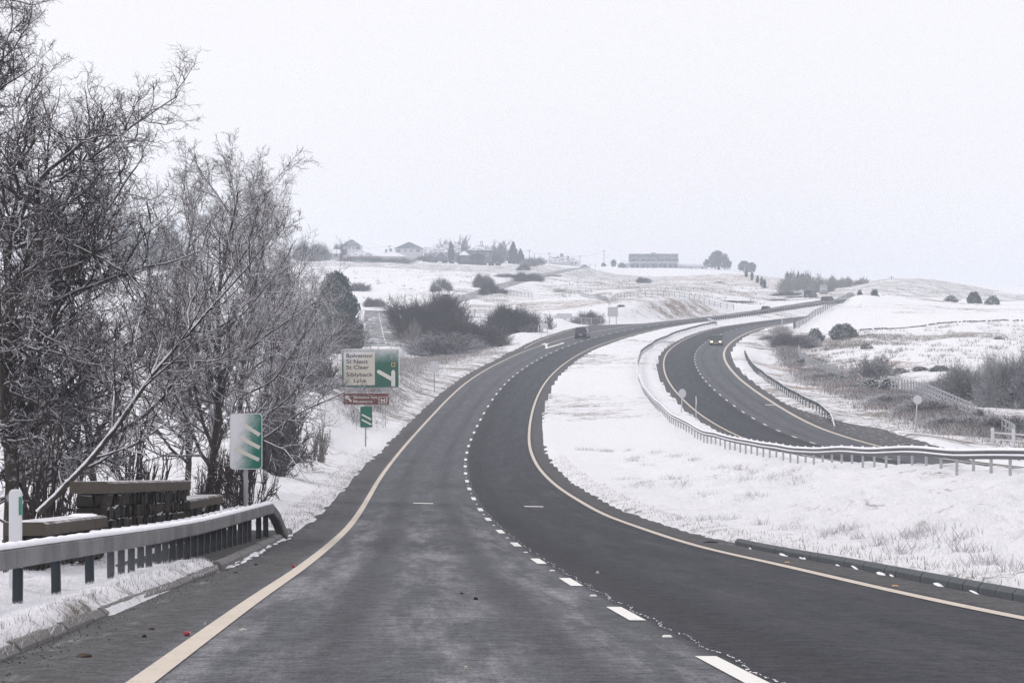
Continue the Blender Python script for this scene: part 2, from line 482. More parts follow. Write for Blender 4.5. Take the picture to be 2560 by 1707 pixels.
PAVED = (39.0, 61.5, -6.55, -4.75)        # s range and offsets of the paved strip under the near barrier
_s0 = main.s[np.abs(main.P[:, 1] - 0).argmin()]      # arc length beside the camera
def ground(X, Y, full=False):
    X = np.atleast_1d(np.asarray(X, float)); Y = np.atleast_1d(np.asarray(Y, float))
    zb = base_z(X, Y)
    nearf = np.clip((170 - Y) / 60, 0, 1)
    rough = (.10 + .20 * nearf) * fbm(X * .8, Y * .8, 3, 3) + .30 * fbm(X * .13, Y * .13, 3, 11)
    tus = np.clip(fbm(X * 1.6, Y * 1.1, 2, 93) * 2.2, 0, 1)
    rough = rough + .16 * tus * nearf
    far = np.clip((Y - 300) / 600, 0, 1)
    rough = rough + far * 1.2 * fbm(X * .02, Y * .02, 3, 23)
    wsum = np.zeros(len(X)); zsum = np.zeros(len(X)); keep = np.ones(len(X)); dmin = np.full(len(X), 1e9)
    inside = np.zeros(len(X), bool); zin = np.zeros(len(X))
    for rd, fl, fr, B in ROADS:
        S, O, be = rd.locate(X, Y)
        e = np.where(O < 0, -O - fl(S), O - fr(S))
        e = np.sqrt(np.maximum(e, 0)**2 + be**2) + np.minimum(e, 0) * (be == 0)
        jag = .28 * fbm(X * 1.1, Y * .5, 3, 31) * np.clip(e + 1, 0, 1)
        e2 = e + jag
        z = rd.z(S, O)
        ins = (e2 < 0)
        zin = np.where(ins & ~inside, z, np.where(ins, np.minimum(z, zin), zin))
        inside |= ins
        k = 1 - sstep(np.maximum(e, 0) / B)
        w = k / (np.maximum(e, 0) + .3)
        wsum += w; zsum += w * z; keep *= (1 - k)
        dmin = np.minimum(dmin, e2)
    zr = zsum / np.maximum(wsum, 1e-9)
    z = np.where(wsum > 0, zr * (1 - keep) + zb * keep, zb)
    lip = .05 + .07 * sstep(dmin / .5) + np.clip(dmin, 0, 2.5) * .03
    z = z + rough * np.clip(dmin / 3, .12, 1) + lip * np.clip(1 - dmin / 15, 0, 1)
    S, O, _ = main.locate(X, Y)
    zk = main.z(S, O)
    ragged = .10 * fbm(X * 3, Y * 2.2, 3, 5)
    kn = sstep((41.5 - Y) / 2.5) * ((O < -4.0) & (O > -9))
    bank = zk + .04 + (.12 + .08 * fbm(X * 1.7, Y * 1.3, 3, 8)) * sstep((-4.83 + .5 * ragged - O) / .2) - .20 * sstep((-5.0 - O) / 1.0) * sstep((48 - Y) / 20)
    ramp_ = np.clip((-O - 5.6) / 2.5, 0, 1)
    z = np.where(inside, zin - .07, z)
    z = np.where(kn > 0, z * (1 - kn * (1 - ramp_)) + kn * (1 - ramp_) * np.where(O > -4.80, zk - .08, bank), z)
    kr = ((O > 4.0) & (O < 6.5) & (Y > 20) & (Y < 62))
    lump = 0 * X
    z = np.where(kr, np.where(O < 4.86, zk - .09, np.maximum(zk - .02 + .15 * sstep((O - 4.86) / .10), np.where(O > 5.2, z, -99))), z)
    inside = np.where(kn > .5, O > -4.80, inside)
    inside = np.where(kr, O < 4.86, inside)
    # snow-free paved strip under the near barrier
    S = S - _s0
    j = .5 * fbm(X * .9, Y * .45, 3, 77)
    pv = (S > PAVED[0] + 3 * j + 2.0*(O + 5.5)) & (S < PAVED[1] + 2 * j) & (O < PAVED[3] + .15) & (O > PAVED[2] + j)
    z = np.where(pv & ~inside, main.z(S + _s0, O) + .03, z)
    if full:
        return z, dmin, inside | pv
    return z
def gz(x, y):
    return float(ground([x], [y])[0])
def spot(px, d):
    """a place on the ground seen in picture column px, d metres away"""
    x = (px - CX) / F * d
    return np.array([x, d, gz(x, d)])

# ------------------------------------------------------------------ materials of the setting
k = NT('terrain')
co = k.coord()
bare = k.attr('bare')[2]; brown = k.attr('brown')[2]
n1 = k.noise(co, 1.1, 6, .6); n2 = k.noise(co, .16, 4, .6); n3 = k.noise(co, 5., 5, .65)
h = k.math('ADD', k.math('MULTIPLY', k.math('SUBTRACT', n1, .5), 1.0), k.math('MULTIPLY', k.math('SUBTRACT', n2, .5), .9))
h = k.math('ADD', h, k.math('MULTIPLY', k.math('SUBTRACT', n3, .5), .8))
steep = k.math('MULTIPLY', k.math('SUBTRACT', 1.0, k.up()), .5)
h = k.math('MULTIPLY', h, 1.5)
f = k.ramp(k.math('ADD', k.math('ADD', h, k.math('MINIMUM', bare, .62)), steep), .42, .90)
veg = k.mix(n3, (.10, .092, .085), (.26, .23, .20))
veg = k.mix(brown, veg, k.mix(n1, (.22, .13, .08), (.36, .24, .15)))
snow = k.mix(k.math('ADD', k.math('MULTIPLY', n2, .5), k.math('MULTIPLY', n3, .5)), (.79, .79, .83), (.93, .93, .945))
k.base(k.mix(f, snow, veg), .85, .15)
bh = k.math('ADD', k.math('MULTIPLY', k.noise(co, 1.8, 6, .65), 1.), k.math('MULTIPLY', k.noise(co, 11., 5, .65), .45))
k.bump(bh, .9, .22)

def road_mat(name, sgn, offs):
    k = NT(name)
    uv = k.n('ShaderNodeUVMap', uv_map='road').outputs[0]
    sx = k.sep(uv)
    off = k.math('MULTIPLY', sx[0], 10. * sgn)
    s = k.math('MULTIPLY', sx[1], 10.)
    def vec(a, b):
        c = k.n('ShaderNodeCombineXYZ')
        k.set(c.inputs[0], k.math('MULTIPLY', off, a)); k.set(c.inputs[1], k.math('MULTIPLY', s, b))
        return c.outputs[0]
    grain = k.noise(k.coord(), 55., 2, .6)
    grain2 = k.noise(k.coord(), 14., 3, .7)
    grain3 = k.noise(k.coord(), 3.6, 6, .85)
    streak = k.noise(vec(1.6, .05), 1., 5, .65)
    patch = k.noise(vec(1.2, .085), 1.5, 6, .74)
    def band(c, w):
        d = k.math('ABSOLUTE', k.math('SUBTRACT', off, c))
        return k.ramp(d, w, w * .15)
    slow = k.mix(streak, (.078, .081, .091), (.112, .116, .129))
    fast = k.mix(streak, (.036, .038, .045), (.058, .061, .070))
    c = k.mix(k.ramp(off, -.02, .16), slow, fast)
    lanes = k.math('MAXIMUM', band(-3.2, .8), k.math('MAXIMUM', band(-1.75, .85), band(-.4, .55)))
    salt = k.math('MULTIPLY', lanes, k.ramp(patch, .40, .70))
    c = k.mix(k.math('MULTIPLY', salt, k.ramp(s, 92., 150., .75, .16)), c, (.29, .29, .305))
    salt = k.math('MULTIPLY', salt, 1.)
    salt2 = k.math('MULTIPLY', k.math('MAXIMUM', band(1.75, .9), band(3.0, .7)), k.ramp(patch, .40, .75))
    c = k.mix(k.math('MULTIPLY', salt2, .40), c, (.12, .12, .13))
    tyre = k.math('MAXIMUM', band(-2.55, .45), band(-.95, .4))
    c = k.mix(k.math('MULTIPLY', tyre, k.ramp(streak, .35, .7, .1, .5)), c, (.055, .056, .060))
    dark = band(.55, .55)
    c = k.mix(k.math('MULTIPLY', dark, .45), c, (.035, .035, .038))
    edge = k.ramp(k.math('ABSOLUTE', off), 3.75, 3.95)
    dirt = k.mix(grain2, (.060, .060, .063), (.112, .111, .114))
    c = k.mix(edge, c, dirt)
    frost = k.math('MULTIPLY', k.ramp(k.math('ABSOLUTE', off), 4.15, 4.75), k.ramp(k.noise(vec(2.2, .35), 1.6, 6, .75), .52, .70))
    c = k.mix(k.math('MULTIPLY', frost, offs), c, (.62, .62, .65))
    # patched surface: joints across the road and a darker length of relaid surface
    g = k.math('ADD', k.math('MULTIPLY', k.math('SUBTRACT', grain, .5), 2.6), k.math('ADD', k.math('MULTIPLY', k.math('SUBTRACT', grain2, .5), 1.5), k.math('MULTIPLY', k.math('SUBTRACT', grain3, .5), 2.4)))
    c2 = k.n('ShaderNodeHueSaturation')
    k.set(c2.inputs['Color'], c); k.set(c2.inputs['Value'], k.math('MAXIMUM', k.math('ADD', 1., g), .2))
    k.base(c2.outputs[0], k.ramp(streak, .2, .8, .7, .9), .08)
    k.bump(k.math('ADD', grain, k.math('MULTIPLY', grain2, .5)), .6, .012)
    return k.m
road_mat('asphalt', 1, .35)
road_mat('asphalt_opposite', -1, .85)
k = NT('asphalt_side')
n = k.noise(k.coord(), 6., 5); n2 = k.noise(k.coord(), .5, 5, .6)
c = k.mix(n, (.075, .075, .08), (.12, .12, .127))
c = k.mix(k.ramp(n2, .54, .62), c, (.72, .72, .76))
k.base(c, .6, .3)
k = NT('line_cream')
n = k.noise(k.coord(), 12., 5, .7)
k.base(k.mix(k.ramp(n, .30, .42), (.22, .21, .20), k.mix(k.noise(k.coord(), 1.2, 3), (.52, .455, .38), (.63, .565, .49))), .7, .2)
k = NT('line_white')
n = k.noise(k.coord(), 14., 5, .7)
k.base(k.mix(k.ramp(n, .28, .40), (.25, .25, .25), (.76, .75, .72)), .7, .2)
plain('paving_dark', (.045, .043, .042), .8, .25, var=.5, scale=9, bump=.5)
plain('kerb_stone', (.17, .165, .16), .8, .25, var=.4, scale=7, bump=.3)
plain('kerb_dark', (.075, .085, .095), .75, .25, var=.4, scale=7, bump=.3)
plain('snow', SNOW, .85, .15, var=.03, scale=3, bump=.35)
plain('tar', (.02, .02, .021), .6, .3)

# ------------------------------------------------------------------ the ground
NR, NCOL = 820, 380
r = np.exp(np.linspace(math.log(26.), math.log(2640.), NR))
tt = np.linspace(-1, 1, NCOL)
tt = .20 * tt + .14 * tt**3 
RR, TT_ = np.meshgrid(r, tt, indexing='ij')
GX = (RR * TT_).ravel(); GY = (RR - 61.).ravel()
GZ, GD, GI = ground(GX, GY, True)
idx = np.arange(NR * NCOL).reshape(NR, NCOL)
Q = np.stack([idx[:-1, :-1], idx[:-1, 1:], idx[1:, 1:], idx[1:, :-1]], -1).reshape(-1, 4)
terrain = np_obj('snowy_ground', np.stack([GX, GY, GZ], -1), Q, None, 'terrain', smooth=True)
terrain['kind'] = 'structure'
# vegetation showing through the snow: patches in the field, (column, row, distance, metres across, metres deep, amount, brownness)
PATCH = """
1450 757 555 26 22 .75 .45  1390 752 560 22 16 .6 .35  1540 752 540 14 4 .4 .2  1620 748 548 22 3.5 .45 .15  1720 756 565 16 4 .4 .15
1640 775 520 22 14 .20 .1  1730 788 530 14 8 .22 .1  1580 790 500 12 6 .18 .1
1420 697 960 22 26 .55 .1  1470 702 940 26 20 .55 .1  1560 712 900 30 14 .45 .1  1660 721 860 34 14 .45 .1  1740 727 820 26 14 .5 .1
1760 736 760 22 16 .5 .3  1840 745 720 30 18 .5 .3  1800 735 760 20 14 .55 .35
1450 680 1080 40 60 .35 .1  1600 690 1050 60 70 .25 .1  1750 690 1050 50 60 .18 .1  1500 725 720 40 60 .24 .1  1650 735 650 40 40 .2 .1
1920 705 1000 26 90 .8 .8  1945 712 960 18 70 .75 .7  1900 690 1150 24 80 .5 .5  1985 742 760 26 40 .6 .15  1900 738 760 30 26 .6 .05
850 662 1020 60 40 .35 .05  1000 664 1030 70 36 .30 .05  1150 668 1040 60 40 .3 .05  1300 690 900 40 60 .3 .1
1180 735 660 14 12 .4 .05  1110 742 600 12 10 .4 .1  1250 740 620 20 16 .35 .1
980 925 255 10 40 .55 .1  1040 915 300 9 30 .5 .1  940 960 215 6 24 .45 .1  900 1000 195 4 16 .4 .1  1120 900 330 9 22 .45 .15  1010 900 330 18 22 .45 .1
250 845 392 30 9 1.0 .9  420 848 395 20 9 1.0 .9  100 842 392 20 9 .9 .9
1470 925 225 5 22 .42 .05  1560 872 320 5 26 .40 .05  1640 858 380 5 20 .35 .05  1450 945 215 4 14 .35 .05
2300 1015 236 12 22 .75 .2  2230 1010 245 9 18 .75 .15  2380 1075 212 8 14 .9 .1  2150 975 280 7 24 .75 .2  2060 940 322 7 28 .75 .2  2480 1100 202 8 14 .9 .1  2330 1045 218 8 14 .8 .1
2000 890 378 5 24 .45 .15  1960 860 420 5 24 .5 .15  1960 845 440 5 20 .5 .2  2440 1085 200 6 10 .6 .15
2080 915 330 8 10 .5 .9  2130 925 320 6 6 .45 .9  2300 955 270 10 6 .45 .85  2370 948 275 7 5 .4 .8 2450 1010 245 4 4 .4 .9
2100 845 395 22 8 .40 .15  2250 850 392 26 8 .28 .15  2450 830 400 26 8 .25 .15  2400 870 350 26 14 .12 .1
2520 775 500 22 16 .40 .5  2480 765 520 20 8 .5 .4  2250 745 565 40 5 .7 .45  2400 752 562 24 5 .7 .4
2290 718 760 60 60 .62 .02  2200 722 760 30 60 .45 .02  2370 712 880 30 60 .70 .02  2420 722 820 30 50 .4 .02
945 870 358 11 7 .95 .1  1010 880 356 8 7 .95 .1  2200 1000 250 14 26 .5 .15  2400 1060 214 14 20 .5 .15  2520 1000 240 14 20 .5 .1  600 1100 120 4 14 .3 .1  780 1110 125 2 9 .28 .1
"""
PT = np.array(PATCH.split(), float).reshape(-1, 7)
wob = 1 + .9 * fbm(GX * .11, GY * .05, 4, 41)
bareA = .02 + .16 * sstep((GY - 330) / 350) * (GX > -60) + .05 * fbm(GX * .05, GY * .03, 3, 51)
bareA = bareA + .20 * np.clip((150 - GY) / 40, 0, 1)
bareA = np.where((GX > 30) & (GY < 480) & (GY > 300), bareA + .03, bareA)
brownA = np.zeros(len(GX))
for px, py, d, sx, sy, am, br in PT:
    x0 = (px - CX) / F * d
    q = ((GX - x0) / sx)**2 + ((GY - d) / sy)**2
    g = np.exp(-.5 * (q * wob)**1.4) * am
    bareA += g * .8
    brownA = np.maximum(brownA, np.clip(g / am * 1.6, 0, 1) * br)
# spoil heap: streaks running down its face
hp = np.exp(-(((GX - 105) / 55)**2 + ((GY - 770) / 120)**2))
bareA += hp * .55 * fbm(GX * .07 + GY * .012, GY * .004, 3, 61)
bareA = np.where((GD > 0) & (GD < .45), bareA + .25 * (1 - GD / .45), bareA)
for nm, arr in (('bare', bareA), ('brown', brownA)):
    a = terrain.data.attributes.new(nm, 'FLOAT', 'POINT')
    a.data.foreach_set('value', np.asarray(arr, np.float32))

# ------------------------------------------------------------------ road surfaces and markings
def ribbon(name, rd, s, oL, oR, mat, nc=2, dz=0., parent=None, uv=False, drop=0.):
    s = np.asarray(s, float)
    oL = oL + 0 * s; oR = oR + 0 * s
    u = np.linspace(0, 1, nc)
    O = oL[:, None] * (1 - u) + oR[:, None] * u
    S = s[:, None] + 0 * O
    P = rd.pt(S.ravel(), O.ravel(), dz).reshape(len(s), nc, 3)
    if drop:
        P[:, 0, 2] -= drop; P[:, -1, 2] -= drop
    ix = np.arange(len(s) * nc).reshape(len(s), nc)
    Q = np.stack([ix[:-1, :-1], ix[:-1, 1:], ix[1:, 1:], ix[1:, :-1]], -1).reshape(-1, 4)
    o = np_obj(name, P.reshape(-1, 3), Q, None, mat, parent, smooth=True)
    if uv:
        ul = o.data.uv_layers.new(name='road')
        fl = np.stack([O.ravel() / 10, S.ravel() / 10], -1)[Q.ravel()]
        ul.data.foreach_set('uv', fl.astype(np.float32).ravel())
    return o
def srange(a, b):
    return np.r_[np.arange(a, min(b, 200), 1.5), np.arange(max(a, 200), b, 3.)]
s_ = srange(0, main.s[-1])
main_road = ribbon('main_road', main, s_, -ROADS[0][1](s_) - .55, ROADS[0][2](s_) + .5, 'asphalt', 16, uv=True, drop=.06)
s_ = srange(0, opp.s[-1])
opp_road = ribbon('opposite_carriageway', opp, s_, -4.45 - .5, ROADS[1][2](s_) + .5, 'asphalt_opposite', 16, uv=True, drop=.06)
s_ = np.arange(0, SIDE.s[-1], 3.); side_road = ribbon('side_road', SIDE, s_, -3.5, 3.5, 'asphalt_side', 5, -.006, drop=.06)
s_ = np.arange(0, LIMB.s[-1], 3.); side_road2 = ribbon('side_road', LIMB, s_, -3.3, 3.3, 'asphalt_side', 5, .006, drop=.06)
s_ = np.arange(0, HILL.s[-1], 4.); hill_road = ribbon('hill_road', HILL, s_, -3.7, 3.7, 'asphalt_side', 5, .0, drop=.06)
for i in range(14):
    ribbon('lane_dash', LIMB, np.array([8 + 10 * i, 12 + 10 * i, 16 + 10. * i]), -.06, .06, 'line_white', 2, .02, side_road2)
for o in (main_road, opp_road, side_road, side_road2, hill_road):
    o['kind'] = 'structure'

DZ = .008
ribbon('edge_line', main, np.arange(2, main.s[-1], 1.5), -3.73, -3.56, 'line_cream', 2, DZ, main_road)
ribbon('edge_line', main, np.arange(2, main.s[-1], 1.5), 3.57, 3.74, 'line_cream', 2, DZ, main_road)
ribbon('edge_line', opp, np.arange(2, opp.s[-1], 1.5), -3.74, -3.57, 'line_cream', 2, DZ, opp_road)
ribbon('edge_line', opp, np.arange(2, opp.s[-1], 1.5), 3.5, 3.78, 'line_cream', 2, DZ, opp_road)
M_D = [23.0,31.6,40.0,48.9,58.2,68.9,79.0,90.1,99.4,110.1,120.6,129.5,139.3,148.9,158.3,168.1,177.6,186.9,197.2,206.8,216.5,226.3,237.4,248.6,258.3,267.5,276.9,285.8,294.6,303.5,312.7,321.7,330.7,339.0,346.9,354.4,362.2]
M_D += [371 + 9 * i for i in range(30)]
for i, s in enumerate(M_D):
    s += 27.95
    ribbon('lane_dash', main, np.array([s - 1.45, s, s + 1.45]), -.075, .075, 'line_white', 2, DZ, main_road)
OS = 111.3
for i in range(62):
    s = 35.2 + 9.33 * (i - 8) + OS
    if 20 < s < opp.s[-1] - 10:
        ribbon('lane_dash', opp, np.array([s - 1.3, s, s + 1.3]), -.07, .07, 'line_white', 2, DZ, opp_road)
# white reflecting studs between the dashes, amber ones by the right-hand line
def stud(rd, s, off, mat, parent):
    p = rd.pt([s], [off], .0)[0]
    b = MB().box((0, 0, .006), (.08, .09, .014), taper=.7)
    o = b.build('road_stud', mat, parent)
    o.location = p
    o.rotation_euler = (0, 0, -rd.heading(s))
for i in range(0, 14):
    stud(main, (M_D[i] + M_D[i + 1]) / 2 + 27.95, 0., 'line_white', main_road)
plain('amber', (.55, .30, .10), .5, .4)
for s in (30, 39, 48, 58):
    stud(main, s + 27.95, 3.98, 'amber', main_road)
# short transverse marks
def onroad(rd, px, py):
    return rd.hit(px, py)
def patch_poly(name, rd, pix, mat, parent, dz=DZ):
    P = []
    for q in pix:
        s, o = rd.hit(*q)
        P.append(rd.pt([s], [o], dz)[0])
    me = bpy.data.meshes.new(name)
    me.from_pydata([tuple(map(float, p)) for p in P], [], [tuple(range(len(P)))])
    me.materials.append(MATS[mat])
    o = link(bpy.data.objects.new(name, me), parent)
    return o
for px0, px1, py, rd, par in ((1033, 1083, 1258, main, main_road), (1311, 1358, 1266, main, main_road), (1913, 1938, 1012, opp, opp_road)):
    sA, oA = rd.hit(px0, py); sB, oB = rd.hit(px1, py)
    sm = (sA + sB) / 2
    ribbon('transverse_mark', rd, np.array([sm - .35, sm + .35]), oA, oB, 'line_white', 2, DZ, par)
for px, py, o0, o1 in ((1000, 1258.5, -3.5, .1), (1000, 1331, -3.5, .1), (960, 1325, -3.5, .05), (1250, 1121, -3.5, 3.5), (1150, 1003, -3.5, .0)):
    sA, oA = main.hit(px, py)
    ribbon('tar_joint', main, np.array([sA - .045, sA + .045]), o0, o1, 'tar', 8, .005, main_road)
# deflection arrow painted ahead of the exit
arrow = [(1352,861.5),(1362,858.6),(1373.5,861),(1367.5,862),(1369.5,868.3),(1404,858.6),(1398.5,858.5),(1410,857),(1410,859.8),(1408,859.9),(1366,872.5),(1361.5,871.5),(1364,869.5),(1361.8,862.2),(1357,862.4)]
patch_poly('bend_arrow', main, [(x, y - .8) for x, y in arrow], 'line_white', main_road, DZ + .01)
# line along the slip road and broken line across the mouth of the junction
def pix_line(name, rd, pix, w, mat, parent):
    H = [rd.hit(*q) for q in pix]
    s = np.linspace(H[0][0], H[-1][0], 24)
    o = np.interp(s, [h[0] for h in H], [h[1] for h in H])
    ribbon(name, rd, s, o - w / 2, o + w / 2, mat, 2, DZ, parent)
pix_line('edge_line', main, [(1311,871),(1333,858.5),(1357,848),(1398,834),(1430,824)], .16, 'line_cream', main_road)
# slush lying along the joint between the lanes
V, T = [], []
for i in range(1300):
    s = 27.95 + 12 + 145 * random.random() ** 1.5
    o = .13 + .03 * math.sin(s * 2.1) + random.gauss(0, .012)
    w = random.uniform(.004, .012); l = random.uniform(.03, .16)
    p = main.pt([s, s + l, s + l * .4], [o - w, o, o + w], .010 + .004 * random.random())
    T.append((len(V), len(V) + 1, len(V) + 2)); V += list(p)
sl = np_obj('slush_line', V, None, T, 'snow'); sl['kind'] = 'stuff'
# lumps of slush on the right-hand kerb and in both gutters
V, Fc = [], []
g_ = np.random.default_rng(19)
for i in range(60):
    if i < 14:
        s = _s0 + g_.uniform(22, 60); o = 4.60 + g_.normal(0, .03); zz = .0
    else:
        s = _s0 + g_.uniform(41, 62); o = -4.72 + g_.normal(0, .04); zz = 0.
    p = main.pt([s], [o], zz)[0]
    l = g_.uniform(.10, .55); w = g_.uniform(.02, .055); h = g_.uniform(.008, .026)
    b0_ = len(V)
    for rr, hh in ((1., 0), (.8, .6), (.35, 1.)):
        for q in range(8):
            a = q * math.pi / 4; f_ = rr * g_.uniform(.75, 1.15)
            V.append((p[0] + math.cos(a) * w * f_, p[1] + math.sin(a) * l * f_, p[2] + hh * h - .01))
    for j in range(2):
        for q in range(8):
            Fc.append((b0_ + j*8 + q, b0_ + j*8 + (q+1) % 8, b0_ + (j+1)*8 + (q+1) % 8, b0_ + (j+1)*8 + q))
    Fc += [(b0_ + 16, b0_ + 17, b0_ + 18, b0_ + 19), (b0_ + 16, b0_ + 19, b0_ + 20, b0_ + 23), (b0_ + 20, b0_ + 21, b0_ + 22, b0_ + 23)]
lm = np_obj('slush_lumps', V, Fc, None, 'snow', smooth=True); lm['kind'] = 'stuff'
# paved strip under the near barrier
s_ = np.arange(PAVED[0] + 1.0, PAVED[1] + 2, .5) + _s0
pv = ribbon('paved_strip', main, s_, PAVED[2] + .05, PAVED[3] + .05, 'paving_dark', 8, .085, drop=.14)
pv['kind'] = 'structure'
# kerbs: one stone after another
kme = {}
def kerb(mat, h=.105, w=.13, l=.9):
    if mat not in kme:
        b = MB().add([(-w/2,0,-.1),(w/2,0,-.1),(w/2,0,h-.05),(w/2-.05,0,h),(-w/2,0,h),(-w/2,l,-.1),(w/2,l,-.1),(w/2,l,h-.05),(w/2-.05,l,h),(-w/2,l,h)],
                     [(0,1,2,3,4),(9,8,7,6,5),(1,6,7,2),(2,7,8,3),(3,8,9,4),(4,9,5,0),(0,5,6,1)])
        me = bpy.data.meshes.new('kerb_stone'); me.from_pydata(b.v, [], b.f); me.materials.append(MATS[mat]); kme[mat] = me
    return kme[mat]
def kerb_run(label, rd, s0, s1, off, mat, flip, cat='kerb'):
    t = thing('kerb', label, cat, (0, 0, 0))
    t.location = rd.pt([s0], [off])[0]
    n = int((s1 - s0) / .93)
    for i in range(n):
        s = s0 + i * .93
        low = .045 if (not flip and s < _s0 + 40) else 0.
        p = rd.pt([s], [off - low * .6], random.uniform(-.010, .010) - low)[0]
        o = link(bpy.data.objects.new('kerb_stone', kerb(mat)), t)
        hd = rd.heading(s)
        q = rd.pt([s + (.9 if flip else 0)], [off], 0)[0] if flip else p
        o.location = Vector((q if flip else p)) - t.location
        slope = math.atan2(float(rd.pt([s + .9], [off])[0][2] - rd.pt([s], [off])[0][2]), .9)
        o.rotation_euler = (slope * (-1 if flip else 1) , random.uniform(-.02, .02), -hd + (math.pi if flip else 0) + random.uniform(-.008, .008))
    return t
kerb_run('worn grey kerb along the left edge of the near road below the crash barrier', main, _s0 + 14, _s0 + 62.5, -4.83, 'kerb_stone', False)
kerb_run('dark wet kerb half under snow along the right edge of the near road', main, _s0 + 22, _s0 + 58, 4.72, 'kerb_dark', True)

# ------------------------------------------------------------------ materials for things
k = NT('galvanised')
co = k.coord()
n = k.noise(co, 1.1, 5, .65); n2 = k.noise(k.coord(scale=(8., 8., .6)), 2., 4, .6); n3 = k.noise(co, 30., 3)
c = k.mix(k.ramp(n, .35, .65), (.115, .118, .125), (.21, .205, .205))
c = k.mix(k.ramp(n2, .52, .72, 0., .7), c, (.085, .075, .062))
k.base(k.mix(k.ramp(n3, .60, .75, 0., .35), c, (.45, .45, .47)), .6, .3, .2)
plain('galvanised_dark', (.035, .045, .055), .55, .4, .2, var=.4, scale=6)
snowy('plate_frost', (.075, .08, .09), -.3, 1.6, .6, nscale=22, amount=.6)
snowy('galvanised_snow', (.15, .16, .175), .05, .7, .6, nscale=9)
snowy('post_frost', (.33, .34, .36), -.5, .7, .7, nscale=4, amount=.6)
snowy('white_paint_dull', (.44, .45, .48), .3, .7, .6, var=.1)
snowy('white_paint', (.66, .66, .68), .3, .6, .6, var=.08)
snowy('stone_dark', (.030, .026, .023), .5, 1.0, .85, var=.6, scale=9, bump=.6, nscale=12)
snowy('stone_brown', (.052, .041, .033), .5, 1.05, .85, var=.6, scale=9, bump=.6, nscale=12)
snowy('coping', (.085, .072, .058), .75, 1.15, .85, var=.35, scale=5, bump=.5, nscale=5)
snowy('coping_dark', (.06, .057, .055), .7, 1.1, .85, var=.45, scale=5, bump=.5, nscale=5)
plain('mortar', (.022, .018, .015), .9, .1, var=.5, scale=12, bump=.5)
plain('reflector_green', (.02, .22, .15), .4, .5)
plain('white_plastic', (.68, .69, .72), .5, .4, var=.06)

plain('rail_weathered', (.085, .087, .093), .6, .35, .2, var=.4, scale=1.5)
def sweep(name, pts, prof, mat, parent, origin, smooth=False, closed=True, jit=0.):
    """profile (offset to the right, height) swept along pts"""
    P = np.array(pts, float) - np.array(origin, float)
    T = np.gradient(P[:, :2], axis=0); T /= np.linalg.norm(T, axis=1)[:, None]
    N = np.stack([T[:, 1], -T[:, 0]], 1)
    pr = np.array(prof, float); m = len(pr); n = len(P)
    V = np.zeros((n, m, 3))
    V[:, :, :2] = P[:, None, :2] + N[:, None, :] * pr[None, :, 0, None]
    V[:, :, 2] = P[:, None, 2] + pr[None, :, 1]
    if jit:
        V[:, :, 2] += (RNG.random((n, m)) - .5) * jit * (pr[None, :, 1] > pr[:, 1].min() + 1e-4)
    ix = np.arange(n * m).reshape(n, m)
    a = ix if not closed else np.concatenate([ix, ix[:, :1]], 1)
    Q = np.stack([a[:-1, :-1], a[1:, :-1], a[1:, 1:], a[:-1, 1:]], -1).reshape(-1, 4)
    T3 = []
    if closed:
        for e, rev in ((0, False), (n - 1, True)):
            for i in range(1, m - 1):
                t = (ix[e, 0], ix[e, i], ix[e, i + 1])
                T3.append(t[::-1] if rev else t)
    return np_obj(name, V.reshape(-1, 3), Q, T3 or None, mat, parent, smooth)

# ------------------------------------------------------------------ near box-beam barrier on the left
def main_z(x, y):
    return float(main.z(*main.locate([x], [y])[:2])[0])
BX = -4.98
def bz(y):                                        # top of the verge along the barrier
    return main_z(BX, y) + float(np.interp(y, [20, 27, 44, 57], [-.13, -.11, -.03, .08]))
y_end = 56.6
t = thing('crash_barrier', 'grey box beam crash barrier with snow along its top beside the stone parapet', 'crash barrier', (BX, 27, bz(27)))
org = np.array([BX, 27, bz(27)])
ys = np.arange(15.0, y_end - .01, .8)
top = .66
c_ = .022
box = [(-.10 + c_, top - .20), (.10 - c_, top - .20), (.10, top - .20 + c_), (.10, top - c_), (.10 - c_, top), (-.10 + c_, top), (-.10, top - c_), (-.10, top - .20 + c_)]
for a in np.arange(15.0, y_end - 1, 4.8):         # beam in lengths, jointed
    b = min(a + 4.785, y_end)
    yy = np.linspace(a, b, 6)
    sweep('beam', [(BX, y, bz(y)) for y in yy], box, 'galvanised', t, org)
yy = np.array([y_end, y_end + .55, y_end + 1.2])
sweep('end_ramp', [(BX, yy[0] + .01, bz(yy[0])), (BX + .07, yy[1], bz(yy[1]) - .16), (BX + .20, yy[2], bz(yy[2]) - .60)], box, 'galvanised', t, org)
cap = [(-.095, top + .002), (.095, top + .002), (.10, top + .012), (.05, top + .05), (-.04, top + .055), (-.095, top + .02)]
sweep('snow_cap', [(BX, y, bz(y)) for y in np.arange(15, y_end, .22)], cap, 'snow', t, org, True, jit=.016)
zp = {}
def zpost(h, mat='galvanised_dark', w=.10):
    if (h, mat) not in zp:
        b = MB().box((0, 0, h / 2), (w, .012, h)).box((-w/2, .04, h / 2), (.01, .08, h)).box((w/2, -.025, h / 2), (.01, .04, h))
        me = bpy.data.meshes.new('post'); me.from_pydata(b.v, [], b.f); me.materials.append(MATS[mat]); zp[(h, mat)] = me
    return zp[(h, mat)]
py_ = [18.2, 20.6, 23.0, 25.4, 27.8, 30.2, 32.6] + [34.3 + .9 * i for i in range(21)] + [54.3, 55.9]
